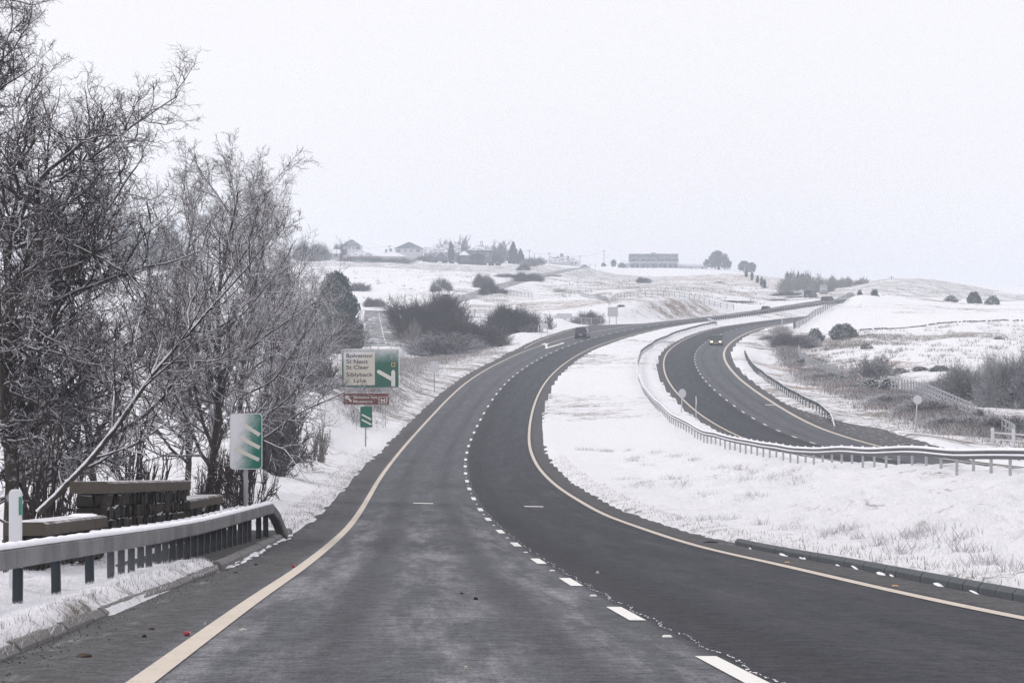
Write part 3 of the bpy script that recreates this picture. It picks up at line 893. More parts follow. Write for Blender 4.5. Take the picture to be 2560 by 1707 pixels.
for y in py_:
    close = 34 < y < 53
    o = link(bpy.data.objects.new('post', zpost(.62, 'plate_frost', .085) if close else zpost(.62)), t)
    o.location = (0, y - 27, bz(y) - bz(27) - .17)
    o.rotation_euler = (0, random.uniform(-.02, .02), random.uniform(-.05, .05))
    if close:
        o = MB().box((0, 0, 0), (.20, .07, .025)).build('bracket', 'galvanised', t)
        o.location = (-.17, y - 27, bz(y) - bz(27) + top + .02)
        o = MB().box((0, 0, 0), (.20, .075, .02), taper=.8).build('bracket_snow', 'snow', t)
        o.location = (-.17, y - 27, bz(y) - bz(27) + top + .043)

# ------------------------------------------------------------------ stone parapet of the little bridge
def stone_variants(mat, n=5):
    L = []
    for i in range(n):
        b = MB().box((0, 0, 0), (1, 1, 1))
        b.v = [(x * random.uniform(.6, 1.15), y * random.uniform(.62, 1.05), z * random.uniform(.62, 1.08)) for x, y, z in b.v]
        me = bpy.data.meshes.new('stone'); me.from_pydata(b.v, [], b.f); me.materials.append(MATS[mat]); L.append(me)
    return L
STV = stone_variants('stone_dark') + stone_variants('stone_brown')
WXc = -6.17                                          # road face of the wall
par = thing('bridge_parapet', 'dark stone bridge parapet with brown coping slabs behind the crash barrier', 'stone wall', (WXc, 42, main_z(WXc, 42)))
P0 = np.array(par.location)
def wall_part(y0, y1, topf, thick, coping_h, x_face, drop=1.7, seed=0, cop_over=.05, cmat='coping', rows=7):
    zt = lambda y: topf(y) - coping_h
    b = MB()
    ya, yb = y0 + .08, y1 - .08
    V = []
    for y in (ya, yb):
        for x, top_ in ((x_face - thick + .04, 0), (x_face - .055, 0), (x_face - .055, 1), (x_face - thick + .04, 1)):
            V.append((x - P0[0], y - P0[1], (zt(y) if top_ else zt(y) - drop - 1.6) - P0[2]))
    b.add(V, [(0, 1, 2, 3), (7, 6, 5, 4), (0, 4, 5, 1), (1, 5, 6, 2), (2, 6, 7, 3), (3, 7, 4, 0)])
    b.build('wall_core', 'mortar', par)
    rh = drop * .62 / rows
    for r_ in range(rows):
        y = y0 - (.15 if r_ % 2 else 0)
        while y < y1:
            l = random.choice((.15, .2, .26, .34)) * (1. if rows > 4 else 1.5)
            a, c = max(y, y0), min(y + l, y1)
            if c - a > .08:
                ym = (a + c) / 2
                o = link(bpy.data.objects.new('stone', random.choice(STV)), par)
                o.location = (x_face - .06 + random.uniform(-.015, .03) - P0[0], ym - P0[1], zt(ym) - rh * (r_ + .5) - P0[2])
                o.scale = (.10, c - a + .01, rh * random.uniform(.85, 1.2))
                o.rotation_euler = (random.uniform(-.2, .2), random.uniform(-.1, .1), random.uniform(-.12, .12))
            y += l
        # end facing the camera
        x = x_face - thick
        while x < x_face - .1:
            l = random.uniform(.2, .34)
            c = min(x + l, x_face - .06)
            o = link(bpy.data.objects.new('stone', STV[random.randrange(5)]), par)
            o.location = ((x + c) / 2 - P0[0], y0 + .05 + random.uniform(-.02, .015) - P0[1], zt(y0) - rh * (r_ + .5) - P0[2])
            o.scale = (c - x - .02, .13, rh * random.uniform(.85, .97))
            x = c + .005
    y = y0 - cop_over
    while y < y1 + cop_over - .05:
        l = min(random.uniform(1.2, 2.1), y1 + cop_over - y)
        if y1 + cop_over - (y + l) < .6:
            l = y1 + cop_over - y
        a, c = y, y + l - .012
        b = MB()
        V = []
        for q in (a, c):
            for dx, dz in ((-thick - cop_over, 0), (cop_over, 0), (cop_over, coping_h - .03), (cop_over - .05, coping_h), (-thick - cop_over, coping_h)):
                V.append((x_face + dx - P0[0], q - P0[1], zt(q) + .004 + dz - P0[2]))
        b.add(V, [(0, 1, 2, 3, 4), (9, 8, 7, 6, 5), (0, 5, 6, 1), (1, 6, 7, 2), (2, 7, 8, 3), (3, 8, 9, 4), (4, 9, 5, 0)])
        o = b.build('coping_slab', cmat, par)
        y += l
f_top = lambda y: at(267, 1204, 42)[2] + (at(471, 1200, 52.6)[2] - at(267, 1204, 42)[2]) * (y - 42) / 10.6
wall_part(42., 52.6, f_top, .50, .185, WXc, 1.9, rows=6)
f_l = lambda y: at(74, 1306, 36.2)[2] + (at(267, 1288, 42)[2] - at(74, 1306, 36.2)[2]) * (y - 36.2) / 5.8
wall_part(36.4, 41.88, f_l, .46, .18, WXc - .02, 1.1, rows=3)
f_r = lambda y: at(469, 1250, 52.7)[2] + (at(553, 1236, 58.6)[2] - at(469, 1250, 52.7)[2]) * (y - 52.7) / 5.9
wall_part(52.72, 58.6, f_r, .46, .18, WXc - .02, 1.3, rows=3)
# snow lodged on the lower coping where it meets the block
o = MB().box((0, 0, 0), (.40, .8, .025), taper=.7).build('snow_patch', 'snow', par)
o.location = (-.27, 41.2 - 42, f_l(41.2) + .014 - P0[2])

# ------------------------------------------------------------------ verge marker posts
def marker_post(label, p, h=1.05, w=.13, refl=True, name='marker_post', group=None):
    t = thing(name, label, 'marker post', p, 0., group)
    MB().prism([(-w/2, -.3), (w/2, -.3), (w/2, h - .03), (w/2 - .025, h), (-w/2 + .025, h), (-w/2, h - .03)], -.045, .045).build('post', 'white_plastic', t, bevel=.01)
    if refl:
        MB().box((w / 2 + .001, 0, h - .18), (.008, .07, .2)).box((w / 2 - .012, -.047, h - .18), (.022, .008, .2)).build('reflector', 'reflector_green', t)
    return t
p = at(39, 1223, 30.5); gzp = main_z(p[0], 30.5) + .05
marker_post('white flat marker post with green reflector standing behind the near crash barrier', (p[0], 30.5, p[2] - 1.12), 1.12, .135)

# ------------------------------------------------------------------ barrier in the central reserve and along the far side
def w_beam(z0):                                   # corrugated section, open to the back
    q = [(.0, 0), (-.03, .02), (-.075, .06), (-.08, .10), (-.03, .14), (-.025, .155), (-.03, .17), (-.08, .21), (-.075, .25), (-.03, .29), (0, .31)]
    return [(x, z + z0) for x, z in q] + [(x + .012, z + z0) for x, z in q[::-1]]
_wp = {}
def long_barrier(label, line, mat_post, facing, h_top=.72, spacing=2.4, end_drop=(False, False), snow=True, name='crash_barrier', beam='galvanised'):
    """line: points on the ground"""
    L = np.array(line, float)
    s = np.r_[0, np.cumsum(np.linalg.norm(np.diff(L[:, :2], axis=0), axis=1))]
    u = np.arange(0, s[-1], 1.2)
    X = np.interp(u, s, L[:, 0]); Y = np.interp(u, s, L[:, 1])
    for _ in range(3):
        X[1:-1] = (X[:-2] + 2*X[1:-1] + X[2:]) / 4; Y[1:-1] = (Y[:-2] + 2*Y[1:-1] + Y[2:]) / 4
    Z = ground(X, Y)
    for _ in range(12):
        Z[1:-1] = (Z[:-2] + 2 * Z[1:-1] + Z[2:]) / 4
    Z0 = Z.copy()
    for e, fl in enumerate(end_drop):
        if fl:
            dd = (u if e == 0 else u[-1] - u)
            Z = Z - .62 * (1 - np.clip(dd / 5.5, 0, 1))
    P = np.stack([X, Y, Z], -1)
    t = thing(name, label, 'crash barrier', (X[0], Y[0], Z0[0]))
    org = P[0].copy(); org[2] = Z0[0]
    pr = [(x * facing, z) for x, z in w_beam(h_top - .31)]
    if facing < 0: pr = pr[::-1]
    i = 0
    while i < len(P) - 1:
        seg = P[i:i + 5]
        if len(seg) > 1:
            sweep('beam', seg, pr, beam, t, org)
        i += 4
    if snow:
        c1 = [(x * facing, z) for x, z in [(-.085, h_top - .055), (.02, h_top - .02), (.02, h_top + .012), (-.02, h_top + .022), (-.06, h_top - .01)]]
        c2 = [(x * facing, z) for x, z in [(-.09, h_top - .21), (-.04, h_top - .17), (-.035, h_top - .145), (-.075, h_top - .155)]]
        for c in (c1, c2):
            if facing < 0: c = c[::-1]
            sweep('snow_cap', P, c, 'snow', t, org, True, jit=.012)
    st = int(round(spacing / 1.2))
    key = (mat_post, h_top)
    if key not in _wp:
        b = MB().box((0, 0, (h_top - .25) / 2 - .2), (.085, .06, h_top + .15))
        me = bpy.data.meshes.new('post'); me.from_pydata(b.v, [], b.f); me.materials.append(MATS[mat_post])
        b = MB().box((0, 0, -.02), (.11, .12, .06), taper=.6)
        m2 = bpy.data.meshes.new('post_cap'); m2.from_pydata(b.v, [], b.f); m2.materials.append(MATS['snow'])
        _wp[key] = (me, m2)
    for k_ in range(0, len(P), st):
        a = P[max(k_ - 1, 0)]; c = P[min(k_ + 1, len(P) - 1)]
        g = math.atan2(c[0] - a[0], c[1] - a[1])
        n = np.array([math.cos(g), -math.sin(g)])
        o = link(bpy.data.objects.new('post', _wp[key][0]), t)
        q = P[k_] - org
        o.location = (q[0] + n[0] * .055 * facing, q[1] + n[1] * .055 * facing, q[2])
        o.rotation_euler = (0, 0, -g)
        if snow and P[k_][1] < 330:
            o2 = link(bpy.data.objects.new('post_cap', _wp[key][1]), t)
            o2.location = (q[0] + n[0] * .05 * facing, q[1] + n[1] * .05 * facing, q[2] + h_top + .05)
            o2.rotation_euler = (0, 0, -g)
    return t
def under_line(pix, rd, h, extra=0.):
    """ground points under a rail whose top is seen along pix"""
    out = []
    for px, py in pix:
        a, b = ray(px, py)
        d = np.linspace(55, 640, 4000)
        S, O, _ = rd.locate(a * d, d)
        e = b * d - (rd.z(S, O) + h + extra)
        kk = np.where((e[:-1] > 0) & (e[1:] <= 0))[0]
        kk = kk if len(kk) else [np.abs(e).argmin()]
        kk = min(kk, key=lambda q: abs(O[q]))
        out.append((a * d[kk], d[kk], float(S[kk]), float(O[kk])))
    return out
RES = [(1960,1107),(1895.7,1101),(1832,1090),(1768,1074.6),(1730,1059),(1679,1031),(1640.7,1000.6),(1610,965),(1594.7,931.7),(1592,903.7),(1602,875.6),(1635.5,852.6),(1679,832),(1730,815.6),(1793.7,803),(1857.6,790),(1930,779.5),(2030,763)]
H = under_line(RES, opp, .80)
so = np.array([h[2] for h in H]); oo = np.array([h[3] for h in H])
print('reserve barrier', [(round(a, 1), round(d), round(o, 1)) for a, d, s, o in H])
near = [tuple(opp.pt([s], [-6.9])[0][:2]) for s in range(58, 142, 6)]
LINE = near + [(a, d) for a, d, s, o in H if 135 < d < 500]
LINE += [tuple(main.pt([s], [5.2])[0][:2]) for s in range(548, 670, 15)]
LINE.sort(key=lambda q: q[1])
long_barrier('long snow topped crash barrier curving through the central reserve between the two carriageways', LINE, 'post_frost', 1, .74, beam='rail_weathered')
FARB = [(1862.6,870.5),(1872.8,893.5),(1895.7,919),(1930,944),(1960,962),(2011,992),(2045,1007),(2070,1022),(2086,1038)]
H = under_line(FARB, opp, .78)
print('far barrier', [(round(a, 1), round(d), round(o, 1)) for a, d, s, o in H])
long_barrier('dark crash barrier along the outer edge of the far carriageway', sorted([(a, d) for a, d, s, o in H], key=lambda q: q[1]), 'galvanised_snow', -1, .72, end_drop=(True, False), beam='galvanised_dark')
H = under_line([(2395,1107),(2420,1107),(2475,1108),(2560,1111),(2640,1113)], opp, .55)
print('short barrier', [(round(a, 1), round(d), round(o, 1)) for a, d, s, o in H])
_b = opp.locate([27], [150])
SB = [opp.pt([111.3 + 62 - 2 * i], [8.4 - .02 * i])[0][:2] for i in range(18)]
long_barrier('short dark barrier with a sloping end beside the lay-by', SB[::-1], 'galvanised_snow', -1, .62, end_drop=(False, True), beam='galvanised_dark', snow=True)

# ------------------------------------------------------------------ post and rail fences
_fp = {}
def fence(name, label, line, h=1.1, spacing=1.8, rails=(.35, .68, 1.0), pw=.11, rh=.09, mat='white_paint', rw=.04, pales=False, zoff=0., group=None):
    L = np.array(line, float)
    s = np.r_[0, np.cumsum(np.linalg.norm(np.diff(L[:, :2], axis=0), axis=1))]
    n = max(2, int(round(s[-1] / spacing)) + 1)
    u = np.linspace(0, s[-1], n)
    X = np.interp(u, s, L[:, 0]); Y = np.interp(u, s, L[:, 1])
    if len(L) > 2:
        for _ in range(2):
            X[1:-1] = (X[:-2] + 2*X[1:-1] + X[2:]) / 4; Y[1:-1] = (Y[:-2] + 2*Y[1:-1] + Y[2:]) / 4
    if L.shape[1] == 3:
        Z = np.interp(u, s, L[:, 2])
    else:
        Z = ground(X, Y) + zoff
        for _ in range(3):
            Z[1:-1] = (Z[:-2] + 2 * Z[1:-1] + Z[2:]) / 4
    t = thing(name, label, 'fence', (X[0], Y[0], Z[0]), 0., group)
    key = (h, pw, mat)
    if key not in _fp:
        b = MB().prism([(-pw/2, -.4), (pw/2, -.4), (pw/2, h - .02), (pw/2 - .02, h + .03), (-pw/2 + .02, h + .03), (-pw/2, h - .02)], -pw/2, pw/2)
        me = bpy.data.meshes.new('post'); me.from_pydata(b.v, [], b.f); me.materials.append(MATS[mat]); _fp[key] = me
    for i in range(n):
        a = max(i - 1, 0); c = min(i + 1, n - 1)
        g = math.atan2(X[c] - X[a], Y[c] - Y[a])
        o = link(bpy.data.objects.new('post', _fp[key]), t)
        o.location = (X[i] - X[0], Y[i] - Y[0], Z[i] - Z[0])
        o.rotation_euler = (random.uniform(-.02, .02), random.uniform(-.02, .02), -g)
        if i < n - 1:
            for zr in rails:
                q = Vector((math.cos(g), -math.sin(g), 0)) * (-pw / 2 - rw / 2 + .01)
                b = MB().bar(Vector((X[i] - X[0], Y[i] - Y[0], Z[i] - Z[0] + zr)) + q, Vector((X[i+1] - X[0], Y[i+1] - Y[0], Z[i+1] - Z[0] + zr)) + q, rw, rh)
                b.build('rail', mat, t)
    return t
def gl(L):                                           # picture column + distance -> plan
    return [((px - CX) / F * d, d) for px, d in L]
fence('rail_fence', 'white post and rail fence across the end of the old road above the direction sign', [(*spot(px, d)[:2], max(spot(px, d)[2], at(px, py, d)[2]) + .38) for px, py, d in ((820, 873, 367), (850, 875, 366), (911, 878, 365), (944, 878.5, 365), (978, 881, 365), (1007, 885, 364), (1036, 889, 363))], 1.05, 1.72, (.45, .80 + .1), .12, .1, rw=.05)
fence('rail_fence', 'short white fence end returning behind the pale shrub beside the old road', [(*spot(px, d)[:2], spot(px, d)[2] + .38) for px, d in ((1037, 363), (1041, 371))], 1.05, 2.5, (.15, .45, .9), .12, .1)
fence('rail_fence', 'long grey post and rail fence climbing the bank beside the snowy field on the right', [((px - CX) / F * d, d) for px, d in ((1984, 448), (1987, 455), (2010, 472), (2036, 490), (2060, 505), (2087, 520), (2112, 540), (2137, 560), (2141, 566))], 1.25, 2.6, (.4, .78, 1.15), .12, .09, mat='galvanised_snow', rw=.05)
fence('rail_fence', 'grey fence running along the top of the cutting above the main road junction', gl([(1523, 520), (1538, 533), (1559, 541), (1615, 546), (1691, 558), (1742, 568), (1793, 577), (1834, 582)]), 1.15, 2.6, (.45, .8, 1.1), .12, .09, mat='post_frost')
fence('wire_fence', 'low field fence below the hill road running down to the cutting', gl([(1385, 700), (1440, 640), (1490, 580), (1522, 524)]), .95, 3.5, (.85,), .10, .06, mat='galvanised_snow')
fence('paled_fence', 'pale fence behind the junction between the bushes and the long white board', gl([(1160, 498), (1215, 497), (1300, 494), (1400, 490), (1440, 489)]), 1.3, 2.0, (.3, .6, .9, 1.2), .12, .09, mat='post_frost')
fence('paled_fence', 'rail fence with snowy brambles between the long white board and the large blank sign', gl([(1428, 487), (1470, 485), (1503, 483)]), 1.3, 1.9, (.3, .65, 1.0, 1.25), .14, .1, mat='post_frost')
fence('rail_fence', 'distant rail fence in the field below the hill road bushes', gl([(1268, 640), (1300, 632), (1330, 625)]), 1.2, 2.2, (.4, .8, 1.15), .12, .1, mat='post_frost')
fence('white_fence', 'white fence bending through the scrub behind the right-hand round sign', gl([(2202, 266), (2222, 262), (2253, 255), (2285, 247), (2312, 239), (2345, 230), (2380, 221), (2409, 214), (2428, 211)]), 1.25, 1.9, (.35, .75, 1.12), .13, .075, rw=.04, zoff=.15, mat='white_paint_dull')
fence('white_fence', 'white fence partly hidden by gorse and brown grass below the snowy field', gl([(1996, 372), (1998, 360), (2004, 350), (2025, 334), (2050, 322), (2087, 304), (2100, 299)]), 1.2, 2.4, (.4, .78, 1.1), .12, .07, rw=.04, zoff=.1, mat='white_paint_dull')
fence('white_fence', 'short length of white fence in front of the big shrubs at the right edge', gl([(2472, 207), (2492, 204), (2512, 201), (2528, 198), (2536, 192)]), 1.0, 1.6, (.4, .85), .12, .08, rw=.04, zoff=.15, mat='white_paint_dull')
fence('white_fence', 'thick white two rail fence above the crash barrier at the right edge', [tuple(at(2481, 1113, 186)), tuple(at(2534, 1117, 185)), tuple(at(2590, 1121, 184)), tuple(at(2640, 1124, 183))], 1.15, 1.46, (.42, .86), .17, .10, rw=.06)

# ------------------------------------------------------------------ signs
def frost(name, col, grad, amount=1., scale=5., rough=.45, blur=.35):
    """sign sheeting with snow stuck to it: grad = (a, b, c, d) -> a*x + b*z + c, over softness d, in the panel's own coordinates"""
    k = NT(name)
    co = k.coord()
    q = k.sep(co)
    v = k.math('ADD', k.math('ADD', k.math('MULTIPLY', q[0], grad[0]), k.math('MULTIPLY', q[2], grad[1])), grad[2])
    n1 = k.noise(co, scale, 4, .6); n2 = k.noise(co, scale * 14, 2, .7)
    v = k.math('ADD', v, k.math('ADD', k.math('MULTIPLY', k.math('SUBTRACT', n1, .5), blur * 1.4), k.math('MULTIPLY', k.math('SUBTRACT', n2, .5), blur * 2.)))
    f = k.ramp(v, -grad[3], grad[3], 0., amount)
    c = k.mix(k.noise(co, 3., 3), tuple(x * .88 for x in col), tuple(min(1, x * 1.1) for x in col))
    k.base(k.mix(f, c, (.80, .80, .84)), rough, .4)
    return k.m
plain('sign_white', (.70, .68, .63), .5, .4, var=.05)
plain('sign_back', (.66, .66, .70), .6, .3, var=.08)
plain('sign_black', (.02, .02, .022), .5, .4)
plain('pole_grey', (.33, .34, .36), .5, .4, .3)
plain('pole_dark', (.07, .075, .08), .5, .4, .3)
snowy('pole_white', (.55, .55, .58), .2, .8, .6)
plain('sign_yellow', (.62, .47, .16), .5, .4)
plain('sign_brown_square', (.075, .05, .04), .5, .4)
GREEN = (.006, .105, .068)

def text(body, name, mat, parent, x, z, h, width, y, bold=.0):
    """cap height h, total width fixed; baseline at z, left edge at x"""
    cu = bpy.data.curves.new(name, 'FONT')
    cu.body = body
    cu.size = 1.0
    cu.offset = bold
    cu.extrude = .004
    cu.resolution_u = 3
    cu.materials.append(MATS[mat])
    tmp = link(bpy.data.objects.new(name, cu))
    bpy.context.view_layer.update()
    me = bpy.data.meshes.new_from_object(tmp.evaluated_get(bpy.context.evaluated_depsgraph_get()))
    bpy.data.objects.remove(tmp)
    o = link(bpy.data.objects.new(name, me), parent)
    bb = [v.co for v in me.vertices]
    w = max(b.x for b in bb) - min(b.x for b in bb)
    x0 = min(b.x for b in bb)
    o.rotation_euler = (math.radians(90), 0, 0)
    sc = h / .695
    o.scale = (width / w, sc, 1)
    o.location = (x - x0 * width / w, y, z)
    return o

# the large direction sign ------------------------------------------------------------
zu = mpp(180) * 300 / 1568                            # metres per pixel of the enlargement it was measured on
def ZX(x): return (x - 761.5) * zu
def ZZ(z): return (668 - z) * zu
c = at(780 + 761.5 * 300 / 1568, 840 + 668 * 300 / 1568, 180)
t = thing('direction_sign', 'large green and white direction sign with a brown tourist panel below on lattice posts', 'road sign', c, .03)
frost('green_frosted', GREEN, (0, .62, -1.40, .5), .95, 3., blur=.35)
frost('white_panel_dirty', (.62, .585, .50), (-.35, .9, -2.05, .55), .9, 2.5, blur=.3)
frost('brown_frosted', (.145, .035, .030), (.42, .75, -.62, .6), .92, 4., blur=.5)
pan = MB().prism(rrect(ZX(386), ZX(1140), ZZ(668), ZZ(172), .12), -.03, .03).build('sign_panel', 'green_frosted', t)
rim = MB()
for a, b, w_ in (((ZX(388), ZZ(664)), (ZX(388), ZZ(176)), .05), ((ZX(1137), ZZ(664)), (ZX(1137), ZZ(176)), .06)):
    rim.box(((a[0] + b[0]) / 2, -.034, (a[1] + b[1]) / 2), (w_, .012, abs(a[1] - b[1])))
rim.box((0, -.034, ZZ(174)), (ZX(1130) - ZX(396), .012, .06))
rim.build('border', 'sign_white', pan)
wp_ = MB().prism(rrect(ZX(413), ZX(822), ZZ(642), ZZ(207), .07), -.042, -.0305).build('white_panel', 'white_panel_dirty', pan)
for body, x0, x1, zb, cap in (('Bolventor', 449, 797, 280, 50), ('St Neot', 449, 731, 357, 50), ('St Cleer', 449, 745, 432, 50), ('Siblyback', 449, 797, 527, 50), ('Lake', 546, 706, 603, 48)):
    text(body, 'lettering', 'sign_black', pan, ZX(x0), ZZ(zb), cap * zu, (x1 - x0) * zu, -.047, .012)
def strip(a, b, w):
    """pointed bar from a to b in the panel's plane"""
    ax, az = ZX(a[0]), ZZ(a[1]); bx, bz_ = ZX(b[0]), ZZ(b[1])
    dx, dz = bx - ax, bz_ - az; L = math.hypot(dx, dz); dx /= L; dz /= L
    w = w * zu / 2; e = w * .9
    return [(ax - dz * w, az + dx * w), (ax + dz * w, az - dx * w), (bx + dz * w - dx * e, bz_ - dx * w - dz * e), (bx + dz*w*.3, bz_ - dx*w*.3), (bx - dz*w*.3, bz_ + dx*w*.3), (bx - dz * w - dx * e, bz_ + dx * w - dz * e)]
sym = MB()
sym.prism(strip((1061, 656), (1061, 443), 52)[::-1], -.042, -.031)
sym.prism(strip((1052, 566), (850, 452), 50)[::-1], -.044, -.0312)
sym.build('junction_symbol', 'sign_white', pan)
sq = MB()
for a in ((1036, 1088, 346, 354), (1036, 1088, 390, 398), (1036, 1044, 354, 390), (1080, 1088, 354, 390)):
    sq.box((ZX((a[0] + a[1]) / 2), -.036, ZZ((a[2] + a[3]) / 2)), ((a[1] - a[0]) * zu, .012, (a[3] - a[2]) * zu))
sq.build('yellow_square', 'sign_yellow', pan)
MB().box((ZX(1062), -.035, ZZ(372)), (34 * zu, .010, 34 * zu)).build('square_symbol', 'sign_brown_square', pan)
tp = MB().prism(rrect(ZX(411), ZX(1008), ZZ(892), ZZ(744), .06), -.03, .03).build('tourist_panel', 'brown_frosted', t)
frost('letter_frost', (.62, .60, .58), (0, 0, 0, .6), .5, 3.)
text('Jamaica Inn', 'lettering', 'sign_white', tp, ZX(541), ZZ(813), 34 * zu, 310 * zu, -.036, .006)
text('Museums', 'lettering', 'sign_white', tp, ZX(541), ZZ(869), 34 * zu, 247 * zu, -.036, .006)
text('M', 'lettering', 'sign_white', tp, ZX(900), ZZ(866), 50 * zu, 54 * zu, -.036, .01)
ar = MB()
for a in ((872, 978, 793, 799), (872, 978, 873, 879), (872, 879, 799, 873), (971, 978, 799, 873)):
    ar.box((ZX((a[0] + a[1]) / 2), -.0345, ZZ((a[2] + a[3]) / 2)), ((a[1] - a[0]) * zu, .009, (a[3] - a[2]) * zu))
ar.build('museum_frame', 'sign_white', tp)
ar = MB()
pts = [(428, 780), (493, 780), (474, 797), (523, 845), (508, 860), (459, 814), (444, 832)]
ar.prism([(ZX(a), ZZ(b)) for a, b in pts], -.036, -.031)
ar.build('arrow', 'sign_white', tp)
MB().box((ZX(710), 0, ZZ(741)), (ZX(1000) - ZX(415), .08, .03), taper=.9).build('snow_cap', 'snow', tp)
MB().box((ZX(761), 0, ZZ(169)), (ZX(1130) - ZX(396), .08, .03), taper=.9).build('snow_cap', 'snow', pan)
for xc in (571, 944):
    gx = c[0] + ZX(xc); zg = gz(gx, 180.12) - c[2]
    lat = MB()
    for d in (-.085, .085):
        lat.bar((ZX(xc) + d, .12, zg - .3), (ZX(xc) + d, .12, ZZ(200)), .05, .05)
    z = zg; sgn = 1
    while z < ZZ(260):
        lat.bar((ZX(xc) - .08 * sgn, .12, z), (ZX(xc) + .08 * sgn, .12, z + .28), .022, .022)
        z += .28; sgn = -sgn
    lat.box((ZX(xc), .06, ZZ(690)), (.25, .07, .05)).box((ZX(xc), .06, ZZ(905)), (.25, .07, .05))
    lat.build('lattice_post', 'post_frost', t)

# countdown markers ------------------------------------------------------------------
def countdown(label, px0, px1, py0, py1, d, mat, bars, slope_up, pole_x, polemat='pole_grey', rim_mat='sign_white', yaw=0.):
    w = (px1 - px0) * mpp(d); h = (py1 - py0) * mpp(d)
    c = at((px0 + px1) / 2, py1, d)
    t = thing('countdown_marker', label, 'road sign', c, yaw)
    r = .09 * w + .02
    p = MB().prism(rrect(-w/2, w/2, 0, h, r), -.015, .015).build('sign_plate', mat, t)
    inner = rrect(-w/2 + .016, w/2 - .016, .016, h - .016, r - .01); outer = rrect(-w/2, w/2, 0, h, r)
    n = len(inner)
    b = MB().add([(x, -.019, z) for x, z in outer] + [(x, -.019, z) for x, z in inner], [(i, (i + 1) % n, n + (i + 1) % n, n + i) for i in range(n)])
    b.build('border', rim_mat, p)
    for (x0, z0, x1, z1, tk) in bars:
        a = Vector((x0 * w - w/2, 0, z0 * h)); e = Vector((x1 * w - w/2, 0, z1 * h))
        u = (e - a).normalized(); nn = Vector((-u.z, 0, u.x)) * tk * h / 2
        b = MB()
        q = [a + nn, a - nn, e - nn, e + nn]
        b.prism([(v.x, v.z) for v in q], -.021, -.016)
        b.build('bar', 'sign_white', p)
    gx = pole_x * mpp(d) if False else (pole_x - CX) / F * d
    zg = gz(gx, d + .05) - c[2]
    MB().cyl((gx - c[0], .05, zg - .4), (gx - c[0], .05, h * .9), .042, n=12).build('pole', polemat, t, smooth=True)
    return t
frost('green_snow_left', (.012, .17, .125), (-3.2, .55, -.30, .75), .97, 6., blur=.8)
countdown('nearest green countdown marker with three white bars, half plastered in snow', 574.5, 656, 1033, 1173, 52.5, 'green_snow_left',
          [(.42, .80, .92, .615, .068), (.33, .565, .92, .385, .068), (.15, .375, .90, .17, .068)], 1, 614, 'pole_grey', 'sign_back')
frost('green_clean', (.006, .125, .080), (-2.2, -1.6, -.85, .25), .9, 6., blur=.3)
countdown('small green countdown marker with two white bars in front of the large direction sign', 900.5, 930.5, 1016, 1068, 152, 'green_clean',
          [(.14, .62, .92, .38, .075), (.12, .375, .92, .135, .075)], 1, 914, 'pole_grey', 'green_clean', .03)
countdown('white snow covered marker plate on a thin pole by the left road edge', 1077, 1096, 903, 932, 240, 'sign_back', [], 1, 1086, 'pole_grey', 'sign_back')

# round signs seen from behind ----------------------------------------------------------
def round_sign(label, px, py, dia, base, d, yaw):
    zc = at(px, py, d); r = dia * mpp(d) / 2
    gx = (base - CX) / F * d
    g = gz(gx, d)
    t = thing('round_sign', label, 'road sign', (gx, d, g))
    off = zc - np.array([gx, d, g])
    v = Vector((math.sin(yaw), -math.cos(yaw), 0))
    p = Vector(off)
    MB().cyl(p + v * .012, p - v * .012, r, n=32).build('sign_disc', 'sign_back', t)
    MB().cyl((0, .06, -.3), (off[0], .06, off[2] + r * .7), .04, n=10).build('pole', 'pole_white', t, smooth=True)
round_sign('white back of a round sign on a pole between crash barrier and far carriageway', 1706, 983.5, 23.5, 1703, 206, .62)
round_sign('white back of a round sign on a leaning pole beside the lay-by and brown scrub', 2294, 999, 22.5, 2287, 200, .1)
g = spot(1740, 196)
t = thing('edge_on_sign', 'thin white post with a narrow plate seen edge on behind the central barrier', 'road sign', g)
MB().cyl((0, 0, -.3), (0, 0, 1.72), .035, n=10).build('pole', 'pole_white', t)
MB().box((.03, -.02, 1.35), (.035, .34, .45)).build('sign_plate', 'sign_back', t)

def board(name, label, px0, px1, py0, py1, d, legs, base, mat='sign_back', legw=.08):
    c = at((px0 + px1) / 2, base, d)
    w = (px1 - px0) * mpp(d); z0 = (base - py1) * mpp(d); z1 = (base - py0) * mpp(d)
    t = thing(name, label, 'road sign', c)
    MB().prism(rrect(-w/2, w/2, z0, z1, .06), -.03, .03).build('sign_panel', mat, t)
    for lx in legs:
        gx = c[0] + lx * w
        MB().cyl((lx * w, .08, gz(gx, d + .08) - c[2] - .3), (lx * w, .08, z1 - .05), legw / 2, n=8).build('post', 'pole_white', t)
    MB().box((0, 0, z1 + .03), (w * .97, .1, .06), taper=.8).build('snow_cap', 'snow', t)
board('blank_board', 'large pale sign on two legs in front of the snowy cutting', 1519, 1545, 768, 791.5, 482, (-.33, .33), 810, 'sign_back', .14)
board('blank_board', 'small white board on the verge beside the gorse where the slip road leaves', 1351, 1370, 809, 821, 402, (-.4, .4), 830)
board('blank_board', 'long low white board against the rail fence at the junction', 1391, 1430, 784, 795, 486, (-.4, .0, .4), 801)
marker_post('tiny white marker post left of the small white board on the slip verge', at(1346, 829, 402), .95, .11, False)
marker_post('small white marker post at the far edge of the junction mouth', at(1420, 811, 474), .95, .11, False)
marker_post('white marker post standing in brown scrub behind the far crash barrier', (*spot(1982, 290)[:2], spot(1982, 290)[2]), 1.2, .12, False)
marker_post('faint white post at the far bend below the climbing fence', (*spot(1955, 505)[:2], spot(1955, 505)[2]), 1.9, .14, False)

